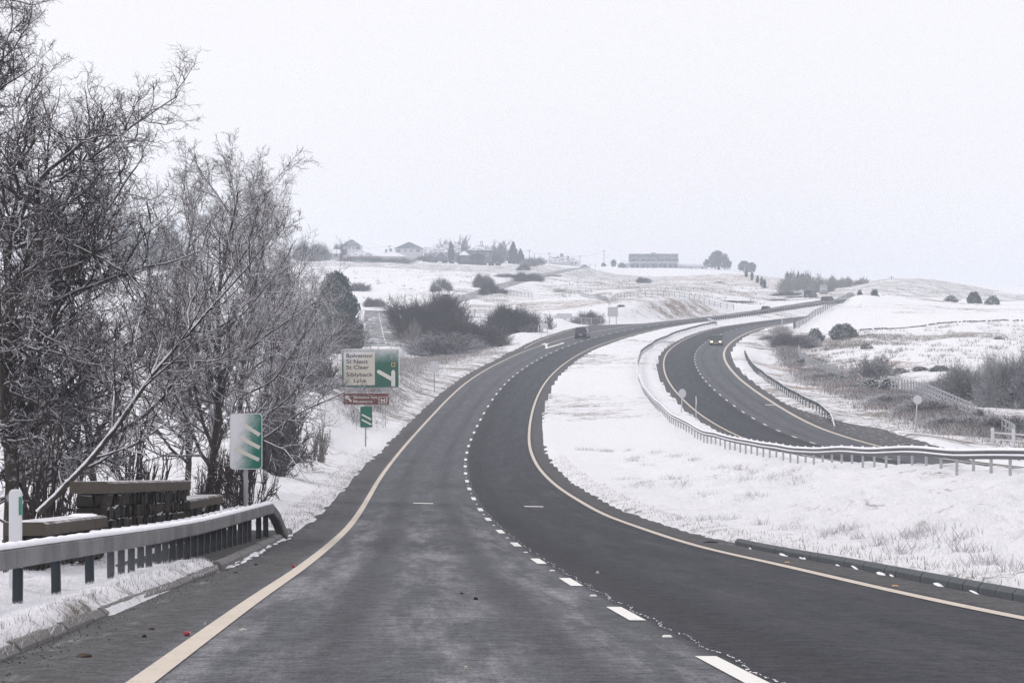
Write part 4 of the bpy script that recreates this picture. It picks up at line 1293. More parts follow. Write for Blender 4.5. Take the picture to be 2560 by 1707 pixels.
# ------------------------------------------------------------------ bare trees
def bark(name, col, t0, t1, amount=1., nscale=3.):
    k = NT(name)
    co = k.coord()
    n = k.noise(co, 4., 3)
    c = k.mix(n, tuple(x * .6 for x in col), tuple(x * 1.5 for x in col))
    u = k.math('ADD', k.up(), k.math('MULTIPLY', k.math('SUBTRACT', k.noise(co, nscale, 3), .5), 1.1))
    k.base(k.mix(k.ramp(u, t0, t1, 0., amount), c, (.72, .72, .76)), .85, .15)
bark('bark_snow', (.042, .035, .030), .12, .5)
bark('twig_snow', (.040, .030, .030), .25, .75, .92)
bark('twig_grey', (.090, .082, .086), .20, .95, .85)
bark('twig_alder', (.062, .052, .053), -.12, .5, .95)
bark('twig_dark', (.050, .042, .042), .45, 1.1, .6)
bark('twig_frost', (.115, .11, .118), -.5, .8, .9)
bark('twig_pale', (.20, .185, .175), .3, .9, .8)

def nrm(v):
    return v / np.maximum(np.linalg.norm(v, axis=-1, keepdims=True), 1e-9)
def grow(g, P0, D0, L, r0, r1, ns, wig, trop):
    B = len(P0)
    pts = np.empty((B, ns + 1, 3)); pts[:, 0] = P0
    d = nrm(np.array(D0, float))
    for i in range(ns):
        d = nrm(d + g.normal(0, wig, (B, 3)) + np.asarray(trop))
        pts[:, i + 1] = pts[:, i] + d * (L / ns)[:, None]
    u = np.linspace(0, 1, ns + 1)
    rad = r0[:, None] * (1 - u) + r1[:, None] * u
    return pts, rad
def spawn(g, pts, rad, L, n, t0, t1, a0, a1, ratio, rr=.62, up=0., taper=.55):
    B, K, _ = pts.shape
    t = np.linspace(t0, t1, n)[None] + g.uniform(-.5, .5, (B, n)) * (t1 - t0) / n
    t = np.clip(t, 0.02, .995)
    x = t * (K - 1); k = np.minimum(x.astype(int), K - 2); f = (x - k)[..., None]
    b = np.arange(B)[:, None]
    p = pts[b, k] * (1 - f) + pts[b, k + 1] * f
    d = nrm(pts[b, k + 1] - pts[b, k])
    q = nrm(np.cross(d, nrm(g.normal(0, 1, d.shape))))
    q[..., 2] += up
    a = g.uniform(a0, a1, (B, n))[..., None]
    D = nrm(d * np.cos(a) + nrm(q) * np.sin(a))
    Lc = L[:, None] * ratio * (1 - taper * t) * g.uniform(.65, 1.25, (B, n))
    R = (rad[b, k] * (1 - f[..., 0]) + rad[b, k + 1] * f[..., 0]) * rr
    return p.reshape(-1, 3), D.reshape(-1, 3), Lc.ravel(), R.ravel()
def tubes(g, pts, rad, S):
    B, K, _ = pts.shape
    T = np.empty_like(pts)
    T[:, 1:-1] = pts[:, 2:] - pts[:, :-2]; T[:, 0] = pts[:, 1] - pts[:, 0]; T[:, -1] = pts[:, -1] - pts[:, -2]
    T = nrm(T)
    ref = np.where(np.abs(T[:, :1, 2:3]) > .9, np.array([1., 0, 0]), np.array([0, 0, 1.]))
    U = nrm(np.cross(T, ref + 0 * T)); Vv = np.cross(T, U)
    a = np.arange(S) * 2 * math.pi / S
    if S == 3: a = a + math.pi / 6 * 0 + g.uniform(0, 6.28)
    V = pts[:, :, None] + rad[:, :, None, None] * (np.cos(a)[:, None] * U[:, :, None] + np.sin(a)[:, None] * Vv[:, :, None])
    ix = np.arange(B * K * S).reshape(B, K, S)
    nx = np.roll(ix, -1, 2)
    Q = np.stack([ix[:, :-1], nx[:, :-1], nx[:, 1:], ix[:, 1:]], -1).reshape(-1, 4)
    return V.reshape(-1, 3), Q
def join(parts):
    V, Q, n = [], [], 0
    for v, q in parts:
        V.append(v); Q.append(q + n); n += len(v)
    return np.concatenate(V), np.concatenate(Q)

def bare_tree_mesh(seed, H, spread, lean=(0, 0), n=(22, 9, 8, 5, 2), trunk_r=.16, low=.22, style='oak', fixed=None, tr=.0042):
    g = np.random.default_rng(seed)
    trunk, rt = grow(g, np.zeros((1, 3)), [[lean[0], lean[1], 1.]], np.array([H * .9]), np.array([trunk_r]), np.array([trunk_r * .18]), 14, .07, (lean[0] * .05, lean[1] * .05, .05))
    if style == 'oak':
        p, d, L, r = spawn(g, trunk, rt, np.array([H]), n[0], low, .98, .75, 1.35, spread, .62, .12, .55)
        w1, tp1, w2, w3 = .18, (0, 0, .015), .26, .34
    else:
        p, d, L, r = spawn(g, trunk, rt, np.array([H]), n[0], low, .98, .45, 1.15, spread, .60, .15, .60)
        w1, tp1, w2, w3 = .10, (0, 0, .035), .13, .15
    if fixed:
        fp, fd, fl, fr = (np.array(q, float) for q in zip(*fixed))
        p = np.r_[p, fp]; d = np.r_[d, fd]; L = np.r_[L, fl]; r = np.r_[r, fr]
    l1, r1 = grow(g, p, d, L, r, r * .18 + .004, 11, w1, tp1)
    P2 = spawn(g, l1, r1, L, n[1], .12, .98, .45, 1.1, .50, .66, .1, .45)
    l2, r2 = grow(g, *P2[:3], P2[3], P2[3] * .25 + .003, 7, w2, (0, 0, .035))
    P3 = spawn(g, l2, r2, P2[2], n[2], .10, .99, .45, 1.1, .52, .7, .1, .4)
    r3_ = np.maximum(P3[3], tr * 1.3)
    l3, r3 = grow(g, *P3[:3], r3_, r3_ * .5, 6, w3, (0, 0, .02))
    P4 = spawn(g, l3, r3, P3[2], n[3], .15, .99, .4, 1.05, .62, .8, .1, .35)
    r4_ = np.maximum(P4[3], tr)
    l4, r4 = grow(g, *P4[:3], r4_, r4_ * .6, 4, w3, (0, 0, .02))
    out2 = [tubes(g, l2, r2, 5), tubes(g, l3, r3, 4), tubes(g, l4, r4, 3)]
    if n[4]:
        P5 = spawn(g, l4, r4, P4[2], n[4], .25, .95, .4, 1.0, .6, .9, .1, .3)
        r5_ = np.maximum(P5[3] * .8, tr * .8)
        l5, r5 = grow(g, *P5[:3], r5_, r5_ * .6, 2, .2, (0, 0, .06))
        out2.append(tubes(g, l5, r5, 3))
    A = join([tubes(g, trunk, rt, 10), tubes(g, l1, r1, 6)])
    return np_mesh('trunk', *A, smooth=True), np_mesh('crown', *join(out2))
def put_tree(label, meshes, loc, rz=0., sc=1., group=None, mats=('bark_snow', 'twig_snow'), cat='tree', name='bare_tree', tilt=(0, 0)):
    t = thing(name, label, cat, loc, rz, group)
    t.rotation_euler = (tilt[0], tilt[1], rz)
    for me, nm, mt in zip(meshes, ('trunk', 'crown'), mats):
        if not me.materials:
            me.materials.append(MATS[mt])
        o = link(bpy.data.objects.new(nm, me), t)
        o.scale = (sc, sc, sc) if not isinstance(sc, tuple) else sc
    return t
def place_at(px, d, dz=-.15):
    q = spot(px, d)
    return (q[0], q[1], q[2] + dz)

# the big tree at the left edge: long snowy limbs reaching right are set by hand
b0 = np.array(place_at(22, 58))
def limb(zpx, ypx, tox, toy, r, dd=0.):
    a = at(zpx, ypx, 58) - b0
    e = at(tox, toy, 58 + dd) - b0
    v = e - a
    return (tuple(a), tuple(v / np.linalg.norm(v)), float(np.linalg.norm(v)), r)
fx = [limb(30, 800, 470, 545, .060, -1), limb(25, 870, 300, 850, .055, -2), limb(30, 700, 330, 330, .065, 1), limb(35, 620, 420, 480, .055, 0),
      limb(35, 760, 470, 700, .05, 2), limb(25, 980, 330, 1010, .045, 1), limb(25, 1050, 260, 1130, .04, 0), limb(40, 560, 200, 120, .06, -1), limb(40, 500, 480, 380, .05, 2),
      limb(20, 900, 400, 950, .04, 3), limb(20, 1100, 200, 1180, .035, -3)]
big = bare_tree_mesh(11, 16.5, .34, (.02, 0), (34, 11, 9, 6, 1), .17, .15, 'oak', fx, .0038)
put_tree('tall bare tree with twisted snow lined limbs at the left edge of the photo', big, b0)
aldA = bare_tree_mesh(21, 10.2, .46, (0.02, 0), (30, 9, 7, 5, 1), .11, .12, 'alder')
aldB = bare_tree_mesh(22, 10.2, .46, (-.03, 0), (28, 9, 7, 5, 0), .10, .10, 'alder')
oakB = bare_tree_mesh(23, 11.0, .36, (0, 0), (20, 8, 7, 5, 0), .13, .15, 'oak')
def tr(label, m, px, d, top, H0, rz, wide=1., mats=('bark_snow', 'twig_alder'), tilt=(0, 0), group='bare trees beside the stone bridge'):
    p = place_at(px, d)
    h = at(px, top, d)[2] - p[2]
    s = h / H0
    return put_tree(label, m, p, rz, (s * wide, s * wide, s), group, mats, tilt=tilt)
tr('many stemmed bare tree with upright grey branches behind the nearest countdown marker', aldA, 520, 77, 425, 9.6, .4, 1.05)
tr('slender bare tree standing close left of the many stemmed tree', aldB, 462, 84, 470, 9.6, 2.1, 1.0)
tr('bare tree filling the gap behind the many stemmed tree on its right', aldB, 575, 92, 470, 9.6, 4.0, .9)
tr('spreading bare tree seen through the limbs of the big left tree', oakB, 235, 92, 420, 10.4, .7, .95)
tr('bare tree half outside the frame on the far left', oakB, -160, 72, 60, 10.4, 1.8, 1.0)
tr('bare tree with fine twigs sloping down to the snowy bank left of the direction sign', aldB, 668, 112, 560, 9.6, 5.2, 1.1)
tr('smaller bare tree leaning over the left end of the direction sign', aldA, 735, 142, 640, 9.6, 1.2, 1.15)
tr('low bushy bare tree under the dark conifer', oakB, 800, 205, 775, 10.4, 2.6, 1.35)
tr('bare bushy tree behind the left edge of the direction sign', aldB, 760, 175, 760, 9.6, .3, 1.2)
# the leaning young tree that crosses behind the parapet
ln = bare_tree_mesh(31, 7.4, .34, (1.15, 0), (16, 8, 6, 4, 0), .068, .18, 'alder')
put_tree('thin young tree leaning far to the right behind the stone parapet', ln, (at(95, 1215, 52)[0], 52, at(95, 1215, 52)[2] - .5), 0.)

# ------------------------------------------------------------------ twiggy bushes
def shrub_mesh(seed, n=(16, 7, 6, 3), r=.012, spread=1.0):
    """unit bush: about 2 wide, 1 tall"""
    g = np.random.default_rng(seed)
    N = n[0]
    a = g.uniform(0, 6.283, N); el = g.uniform(.12, 1.5, N)
    D = np.stack([np.cos(a) * np.cos(el) * spread, np.sin(a) * np.cos(el) * spread, np.sin(el)], -1)
    P = np.stack([g.uniform(-.35, .35, N), g.uniform(-.35, .35, N), np.full(N, -.02)], -1)
    L = g.uniform(.55, .9, N)
    l1, r1 = grow(g, P, D, L, np.full(N, r * 2), np.full(N, r), 5, .13, (0, 0, .03))
    P2 = spawn(g, l1, r1, L, n[1], .1, .98, .35, 1.0, .55, .8, .2, .35)
    l2, r2 = grow(g, *P2[:3], np.full(len(P2[0]), r), np.full(len(P2[0]), r * .7), 4, .16, (0, 0, .04))
    P3 = spawn(g, l2, r2, P2[2], n[2], .1, .98, .35, 1.0, .6, .9, .2, .3)
    l3, r3 = grow(g, *P3[:3], np.full(len(P3[0]), r * .75), np.full(len(P3[0]), r * .5), 3, .2, (0, 0, .05))
    parts = [tubes(g, l1, r1, 4), tubes(g, l2, r2, 3), tubes(g, l3, r3, 3)]
    if n[3]:
        P4 = spawn(g, l3, r3, P3[2], n[3], .2, .95, .35, 1.0, .65, .9, .2, .3)
        l4, r4 = grow(g, *P4[:3], np.full(len(P4[0]), r * .55), np.full(len(P4[0]), r * .4), 2, .2, (0, 0, .05))
        parts.append(tubes(g, l4, r4, 3))
    V, Q = join(parts)
    V[:, 2] = np.maximum(V[:, 2], -.06)
    V[:, :2] /= np.percentile(np.abs(V[:, :2]), 98); V[:, 2] /= np.percentile(V[:, 2], 98.5)
    return V, Q
SHR = [shrub_mesh(41, (26, 9, 7, 4), .0075), shrub_mesh(42, (30, 8, 7, 4), .008), shrub_mesh(43, (16, 7, 6, 2), .011), shrub_mesh(44, (14, 6, 5, 0), .016)]
def thicket_mesh(seed, N, r, ln_=.30):
    """unit domed bush packed with fine twigs: 2 wide, 1 tall"""
    g = np.random.default_rng(seed)
    nc = 26
    ca_ = g.uniform(0, 6.283, nc); cz = g.uniform(0, .95, nc)**1.2; cq = g.uniform(.35, .9, nc)
    C_ = np.stack([np.cos(ca_) * np.sqrt(1 - cz**2) * cq, np.sin(ca_) * np.sqrt(1 - cz**2) * cq, cz * .62 * g.uniform(.6, 1.15, nc)], -1)
    k_ = g.integers(0, nc, N)
    P = C_[k_] + nrm(g.normal(0, 1, (N, 3))) * (g.uniform(0, 1, (N, 1))**.5) * g.uniform(.14, .30, (nc, 1))[k_]
    P[:, 2] = np.abs(P[:, 2])
    D = nrm(P * np.array([1, 1, .9]) + g.normal(0, .30, (N, 3)) + np.array([0, 0, .35]))
    l1, r1 = grow(g, P - D * .12, D, g.uniform(.6, 1.3, N) * ln_, np.full(N, r), np.full(N, r * .45), 3, .16, (0, 0, .04))
    P2 = spawn(g, l1, r1, np.full(N, ln_), 2, .3, .95, .4, .9, .5, .8, .1, .3)
    l2, r2 = grow(g, *P2[:3], np.full(len(P2[0]), r * .6), np.full(len(P2[0]), r * .35), 2, .15, (0, 0, .04))
    V, Q = join([tubes(g, l1, r1, 3), tubes(g, l2, r2, 3)])
    V[:, :2] /= np.percentile(np.abs(V[:, :2]), 97); V[:, 2] /= np.percentile(V[:, 2], 98)
    V[:, 2] = np.maximum(V[:, 2], -.06)
    return V, Q
SHR += [thicket_mesh(61, 6500, .0048), thicket_mesh(62, 5000, .0052, .34), thicket_mesh(63, 1500, .008, .4), thicket_mesh(64, 1400, .008, .42), thicket_mesh(65, 1300, .008, .36)]
_shm = {}
def shrub(label, px, base, top, w, d, kind, mat='twig_grey', name='bare_shrub', cat='shrub', group=None, sink=0.):
    """px: middle column, base/top rows, w: width in picture columns"""
    p = np.array(spot(px, d))
    if base is not None:
        b = at(px, base, d)
        p[2] = min(p[2], b[2]) if sink else p[2]
    h = max(.4, at(px, top, d)[2] - p[2])
    W = w * mpp(d)
    key = (kind, mat)
    if key not in _shm:
        me = np_mesh('bare_shrub', *SHR[kind]); me.materials.append(MATS[mat]); _shm[key] = me
    o = link(bpy.data.objects.new(name, _shm[key]))
    o.location = p - np.array([0, 0, .05])
    o.scale = (W / 2, max(W / 2 * .8, .5), h)
    o.rotation_euler = (0, 0, random.uniform(-.5, .5))
    return tag(o, label, cat, group)
shrub('large dark rounded thicket left of the junction in front of the hill road', 1070, 880, 750, 200, 405, 4, 'twig_dark')
shrub('dark rounded bush between the large thicket and the small white board', 1278, 850, 773, 140, 425, 5, 'twig_dark')
shrub('grey scrubby bush on the bank between the two dark thickets', 1175, 890, 812, 190, 372, 5, 'twig_dark')
shrub('lower brown grey bush spilling toward the slip road verge', 1120, 900, 838, 190, 352, 6, 'twig_grey')
shrub('pale twiggy shrub beside the white fence of the old road', 1037, 885, 806, 76, 374, 2, 'twig_pale')
shrub('snow dusted low bush on the verge left of the small white board', 1330, 850, 808, 60, 418, 2, 'twig_grey')
shrub('small dark bush behind the small white board', 1374, 820, 788, 40, 440, 2, 'twig_dark')
shrub('low grey shrub beside the old road under the conifer', 880, 872, 800, 90, 366, 1, 'twig_grey')
shrub('reddish brown undergrowth at the foot of the conifer', 850, 880, 790, 110, 330, 1, 'twig_dark')
shrub('tangled undergrowth behind the nearest countdown marker', 620, 1230, 1060, 170, 70, 2, 'twig_snow')
shrub('low tangled brush at the right end of the stone parapet', 540, 1240, 1105, 120, 64, 2, 'twig_snow')
shrub('dense brush at the foot of the big left tree', 90, 1280, 1090, 260, 55, 3, 'twig_snow')
shrub('tangled brush behind the middle of the stone parapet', 330, 1230, 1080, 200, 66, 3, 'twig_snow')
shrub('frosted brush on the bank beyond the parapet left of the snowy mound', 690, 1150, 960, 170, 104, 1, 'twig_grey')
shrub('twiggy scrub hanging over the snow mound left of the brown sign panel', 800, 1010, 890, 120, 178, 1, 'twig_grey')
shrub('thin frosted stems growing on the snowy bank by the left road edge', 795, 1140, 1050, 70, 122, 3, 'twig_pale')
# right-hand side
shrub('brown grey bush at the bend of the far carriageway', 1985, 895, 838, 120, 392, 5, 'twig_grey')
shrub('low wild scrub between the far crash barrier and the bend bush', 1940, 880, 838, 80, 412, 6, 'twig_grey')
shrub('feathery bare shrub rising above the snowy gorse', 2185, 960, 890, 120, 290, 1, 'twig_frost')
shrub('big bare snow flecked shrub at the right edge of the photo', 2550, 1030, 890, 200, 236, 4, 'twig_frost')
shrub('wide bare shrub left of the big one at the right edge', 2425, 1020, 925, 190, 246, 5, 'twig_frost')
shrub('low brown scrub under the white bending fence', 2330, 1060, 1000, 170, 218, 6, 'twig_grey')
shrub('scrub clump right of the right-hand round sign', 2400, 1095, 1040, 180, 205, 6, 'twig_grey')
shrub('scrub clump left of the right-hand round sign', 2250, 1040, 985, 150, 236, 6, 'twig_grey')
shrub('thin scrub below the snowy gorse', 2080, 970, 930, 150, 300, 6, 'twig_grey')
shrub('bare shrubs behind the bending white fence', 2370, 1000, 950, 150, 262, 6, 'twig_frost')
shrub('grey scrub at the lower right behind the thick two rail fence', 2520, 1110, 1040, 160, 203, 6, 'twig_grey')
shrub('scrub along the bank above the middle of the lay-by', 2160, 1030, 985, 110, 250, 6, 'twig_grey')
shrub('grey brown scrub on the bank below the bend bush', 2030, 940, 895, 110, 345, 6, 'twig_grey')
# hillside
HS = 'bushes scattered on the hillside below the village'
for lab, px, base, top, w, d, k_, m_ in (
    ('rounded bare bush beside the hill road below the village conifer', 1322, 710, 684, 66, 800, 1, 'twig_dark'),
    ('bare tree with a bushy top left of the hill road', 1103, 735, 697, 44, 655, 2, 'twig_grey'),
    ('bush overhanging the hill road on its left', 1208, 716, 690, 46, 700, 1, 'twig_grey'),
    ('dark bush on the inner bank of the hill road', 1222, 738, 706, 42, 640, 1, 'twig_dark'),
    ('grey bushes above the hill road', 1262, 702, 684, 58, 830, 2, 'twig_grey'),
    ('bare hedge tree below the village at the top of the snow field', 1308, 690, 660, 28, 1000, 1, 'twig_dark'),
    ('small dark bush on the right side of the hill road', 1382, 700, 687, 34, 880, 2, 'twig_dark'),
    ('bush beside the distant rail fence', 1252, 748, 722, 30, 640, 2, 'twig_grey'),
    ('rounded bush in the corner of the field behind the dark conifer', 935, 768, 748, 46, 570, 1, 'twig_grey'),
    ('small twin bushes in the snow field left of the hill road', 900, 722, 708, 46, 690, 2, 'twig_dark'),
    ('single rounded bush below the long house', 1609, 718, 695, 32, 880, 1, 'twig_grey'),
    ('low bush on the slope under the field fence', 1402, 735, 726, 24, 700, 2, 'twig_grey'),
    ('little bush on the slope below the large round tree', 1798, 728, 717, 24, 930, 3, 'twig_grey'),
    ('long low bush beside the far end of the near carriageway', 1840, 782, 760, 80, 640, 1, 'twig_grey'),
    ('bushes at the roadside just beyond the distant car', 1948, 770, 750, 56, 690, 1, 'twig_dark'),
    ('dark roadside bush in the far dip', 1995, 762, 744, 50, 720, 1, 'twig_dark'),
    ('ragged bush above the far dip', 1965, 748, 728, 70, 760, 2, 'twig_grey'),
    ('dark clump at the foot of the row of small cypresses', 1912, 727, 716, 14, 880, 2, 'twig_dark'),
    ('low dark hedge bush on the bank beside the large blank sign', 1554, 783, 773, 18, 510, 2, 'twig_grey'),
    ('snowy brambles on the junction rail fence', 1468, 800, 780, 70, 489, 2, 'twig_grey')):
    shrub(lab, px, base, top, w * 1.15, d, {0: 4, 1: random.choice((5, 7, 8)), 2: random.choice((6, 7, 8))}.get(k_, 6), m_, group=HS)

# ------------------------------------------------------------------ evergreens and gorse: clumps of small leaf faces
def leafmat(name, col, t0, t1, amount):
    k = NT(name)
    co = k.coord('Object')
    n = k.noise(co, 2.5, 4, .6); n2 = k.noise(co, 9., 3)
    c = k.mix(n2, tuple(x * .55 for x in col), tuple(x * 1.5 for x in col))
    u = k.math('ADD', k.up(), k.math('MULTIPLY', k.math('SUBTRACT', n, .5), 1.2))
    k.base(k.mix(k.ramp(u, t0, t1, 0., amount), c, (.70, .71, .74)), .8, .15)
leafmat('gorse_leaf', (.055, .070, .064), .05, .95, .8)
leafmat('gorse_leaf_white', (.055, .066, .055), .0, .75, .95)
leafmat('conifer_leaf', (.040, .066, .070), .3, 1.2, .6)
leafmat('dark_leaf', (.030, .042, .038), .6, 1.2, .4)
def clump_mesh(seed, shape, ncl, nf, size, csize):
    """leaf faces in clumps; shape gives clump centres in a unit volume (2 wide, 1 tall)"""
    g = np.random.default_rng(seed)
    c = shape(g, ncl)
    n = nrm(g.normal(0, 1, (ncl, nf, 3)) + np.array([0, 0, .35]))
    rr = csize * g.uniform(.55, 1.05, (ncl, nf, 1)) * g.uniform(.7, 1.3, (ncl, 1, 1))
    P = (c[:, None] + n * rr * np.array([1, 1, .8])).reshape(-1, 3)
    N = nrm((n + g.normal(0, .45, n.shape)).reshape(-1, 3))
    U = nrm(np.cross(N, nrm(g.normal(0, 1, N.shape)))); W_ = np.cross(N, U)
    s = size * g.uniform(.6, 1.3, (len(P), 1))
    V = np.stack([P + U * s, P - U * s * .6 + W_ * s * .8, P - U * s * .6 - W_ * s * .8], 1).reshape(-1, 3)
    V[:, 2] = np.maximum(V[:, 2], -.05)
    return V, np.arange(len(V)).reshape(-1, 3)
def sh_dome(g, n):
    a = g.uniform(0, 6.283, n); z = g.uniform(0, 1, n)**.8; r = np.sqrt(np.maximum(0, 1 - z**2)) * g.uniform(.55, 1., n)
    k = 1 + .25 * np.sin(a * 3 + 1) * (1 - z)
    return np.stack([np.cos(a) * r * k * .85, np.sin(a) * r * k * .85, z * .88 * g.uniform(.8, 1.05, n)], -1)
def sh_cone(g, n):
    z = g.uniform(0, 1, n)**1.2; a = g.uniform(0, 6.283, n)
    r = (1 - z)**.75 * g.uniform(.7, 1., n) * (1 + .18 * np.sin(z * 23 + a))
    return np.stack([np.cos(a) * r * .85, np.sin(a) * r * .85, .04 + z * .92], -1)
def sh_round(g, n):
    a = g.uniform(0, 6.283, n); u = g.uniform(-.75, 1, n); r = np.sqrt(1 - u**2) * g.uniform(.7, 1, n)
    return np.stack([np.cos(a) * r * .85, np.sin(a) * r * .85, .50 + .42 * u], -1)
def sh_column(g, n):
    z = g.uniform(0, 1, n); a = g.uniform(0, 6.283, n); r = np.sin(np.clip(z * .9 + .12, 0, 1) * math.pi)**.6 * g.uniform(.6, 1, n)
    return np.stack([np.cos(a) * r * .8, np.sin(a) * r * .8, .06 + z * .9], -1)
def sh_bigcone(g, n):
    z = g.uniform(0, 1, n)**1.1; a = g.uniform(0, 6.283, n)
    r = np.sqrt(np.maximum(0, 1 - z**1.6)) * g.uniform(.6, 1., n) * (1 + .16 * np.sin(z * 19 + a * 2) + .12 * np.sin(a * 5))
    return np.stack([np.cos(a) * r * .85, np.sin(a) * r * .85, .03 + z * .94], -1)
LEAF = {'bigcone': clump_mesh(57, sh_bigcone, 420, 46, .030, .11),
        'gorse': clump_mesh(51, sh_dome, 150, 46, .045, .15), 'gorse2': clump_mesh(52, sh_dome, 70, 40, .06, .20),
        'cone': clump_mesh(53, sh_cone, 260, 40, .050, .13), 'round': clump_mesh(54, sh_round, 130, 40, .055, .17),
        'column': clump_mesh(55, sh_column, 60, 30, .09, .22), 'dome': clump_mesh(56, sh_dome, 110, 36, .055, .17)}
_lfm = {}
def leafy(name, label, cat, px, base, top, w, d, kind, mat, group=None, trunk=0.):
    p = np.array(spot(px, d))
    h = max(.5, at(px, top, d)[2] - p[2])
    W = w * mpp(d)
    key = (kind, mat)
    if key not in _lfm:
        me = np_mesh(name, LEAF[kind][0], None, LEAF[kind][1]); me.materials.append(MATS[mat]); _lfm[key] = me
    if trunk:
        t = thing(name, label, cat, p, 0., group)
        o = link(bpy.data.objects.new('crown', _lfm[key]), t)
        o.location = (0, 0, h * trunk)
        o.scale = (W / 2, W / 2, h * (1 - trunk))
        o.rotation_euler = (0, 0, random.uniform(0, 6.28))
        MB().cyl((0, 0, -.3), (W * .02, 0, h * .7), W * .05, W * .025, 8).build('trunk', 'bark_snow', t)
        return t
    o = link(bpy.data.objects.new(name, _lfm[key]))
    o.location = p - np.array([0, 0, .05])
    o.scale = (W / 2, W / 2 * .85, h)
    o.rotation_euler = (0, 0, random.uniform(0, 6.28))
    return tag(o, label, cat, group)
GO = 'gorse bushes on the snowy fields to the right'
for lab, px, base, top, w, d, k_, m_ in (
    ('broad domed gorse bush by the field wall on the right', 2106, 842, 806, 92, 402, 'gorse', 'gorse_leaf'),
    ('smaller gorse bush touching the broad domed one on its left', 2038, 842, 819, 58, 405, 'gorse2', 'gorse_leaf'),
    ('lone small gorse bush in the open snowy field', 2165, 873, 856, 36, 368, 'gorse2', 'gorse_leaf'),
    ('tiny patch of gorse far out in the right-hand field', 2497, 852, 844, 32, 385, 'gorse2', 'gorse_leaf'),
    ('gorse bush at the top end of the climbing fence', 2150, 742, 723, 34, 572, 'gorse2', 'gorse_leaf'),
    ('second gorse bush right of the top end of the climbing fence', 2186, 743, 721, 40, 574, 'gorse2', 'gorse_leaf'),
    ('tall gorse bush on the skyline of the right-hand field', 2434, 758, 727, 46, 566, 'gorse', 'gorse_leaf'),
    ('low gorse left of the tall skyline bush', 2378, 758, 737, 56, 570, 'gorse2', 'gorse_leaf'),
    ('low gorse right of the tall skyline bush', 2482, 762, 738, 44, 560, 'gorse2', 'gorse_leaf'),
    ('snow laden gorse bush in front of the feathery bare shrub', 2172, 990, 943, 90, 268, 'gorse', 'gorse_leaf_white'),
    ('snow laden gorse bush where the bending white fence starts', 2222, 985, 943, 70, 262, 'gorse', 'gorse_leaf_white'),
    ('snowy gorse tumbling down the bank left of the bending white fence', 2110, 975, 935, 70, 288, 'gorse', 'gorse_leaf_white'),
    ('small snowy gorse on the bank above the lay-by', 2166, 1000, 978, 26, 255, 'gorse2', 'gorse_leaf_white'),
    ('dark gorse hedge left of the big bare shrubs', 2350, 945, 911, 60, 300, 'gorse', 'gorse_leaf'),
    ('dark gorse hedge left of the wide bare shrub', 2300, 948, 914, 60, 303, 'gorse', 'gorse_leaf'),
    ('grey gorse hedge beside the feathery bare shrub', 2250, 945, 916, 60, 303, 'gorse', 'gorse_leaf_white'),
    ('small snowy bush by the short white fence at the right', 2448, 1040, 1020, 40, 212, 'gorse2', 'gorse_leaf_white')):
    leafy('gorse_bush', lab, 'shrub', px, base, top, w, d, k_, m_, GO)
leafy('conifer', 'dark blue green conifer behind the bare trees left of the old road', 'tree', 840, 878, 686, 150, 345, 'bigcone', 'conifer_leaf', trunk=.03)
for lab, px, base, top, w, d, k_ in (
    ('pointed dark conifer at the right end of the village houses', 1283, 660, 607, 36, 1150, 'cone'),
    ('shorter dark conifer leaning against the pointed one', 1301, 660, 624, 30, 1148, 'cone'),
    ('narrow dark conifer between the gabled village houses', 1128, 655, 609, 20, 1112, 'column'),
    ('short dark conifer right of the narrow one', 1146, 656, 638, 14, 1112, 'column'),
    ('clipped dark bush in front of the house with the bell turret', 1193, 661, 634, 42, 1100, 'round'),
    ('large rounded evergreen right of the long house', 1797, 678, 627, 76, 1392, 'dome'),
    ('smaller round topped evergreen on the brow right of the large one', 1860, 680, 653, 34, 1360, 'round'),
    ('twin round crown at the brow of the hill', 1879, 682, 657, 26, 1340, 'round'),
    ('rounded bush at the left end of the long house', 1534, 671, 650, 16, 1385, 'round'),
    ('low clipped bush in front of the low extension', 1555, 672, 657, 26, 1384, 'dome'),
    ('dark egg shaped bush at the foot of the tall pole', 1509, 670, 656, 16, 1330, 'dome'),
    ('tall thin pine at the left of the wood in the dip', 1968, 716, 682, 14, 900, 'column'),
    ('second thin pine standing out of the wood', 1976, 716, 684, 10, 905, 'column'),
    ('pine with a broad top above the wood', 1996, 716, 680, 16, 900, 'cone'),
    ('rounded pine beside the broad topped one', 2006, 718, 686, 16, 890, 'round'),
    ('first small cypress at the top of the row going downhill', 1866, 696, 674, 10, 1010, 'column'),
    ('second small cypress of the row going downhill', 1880, 704, 681, 10, 980, 'column'),
    ('third small cypress of the row going downhill', 1894, 711, 690, 10, 940, 'column'),
    ('fourth small cypress of the row going downhill', 1904, 716, 694, 10, 910, 'column'),
    ('lowest small cypress of the row going downhill', 1911, 722, 699, 11, 880, 'column')):
    leafy('evergreen_tree', lab, 'tree', px, base, top, w, d, k_, 'dark_leaf', 'evergreens around the village and on the hill', trunk=.06)
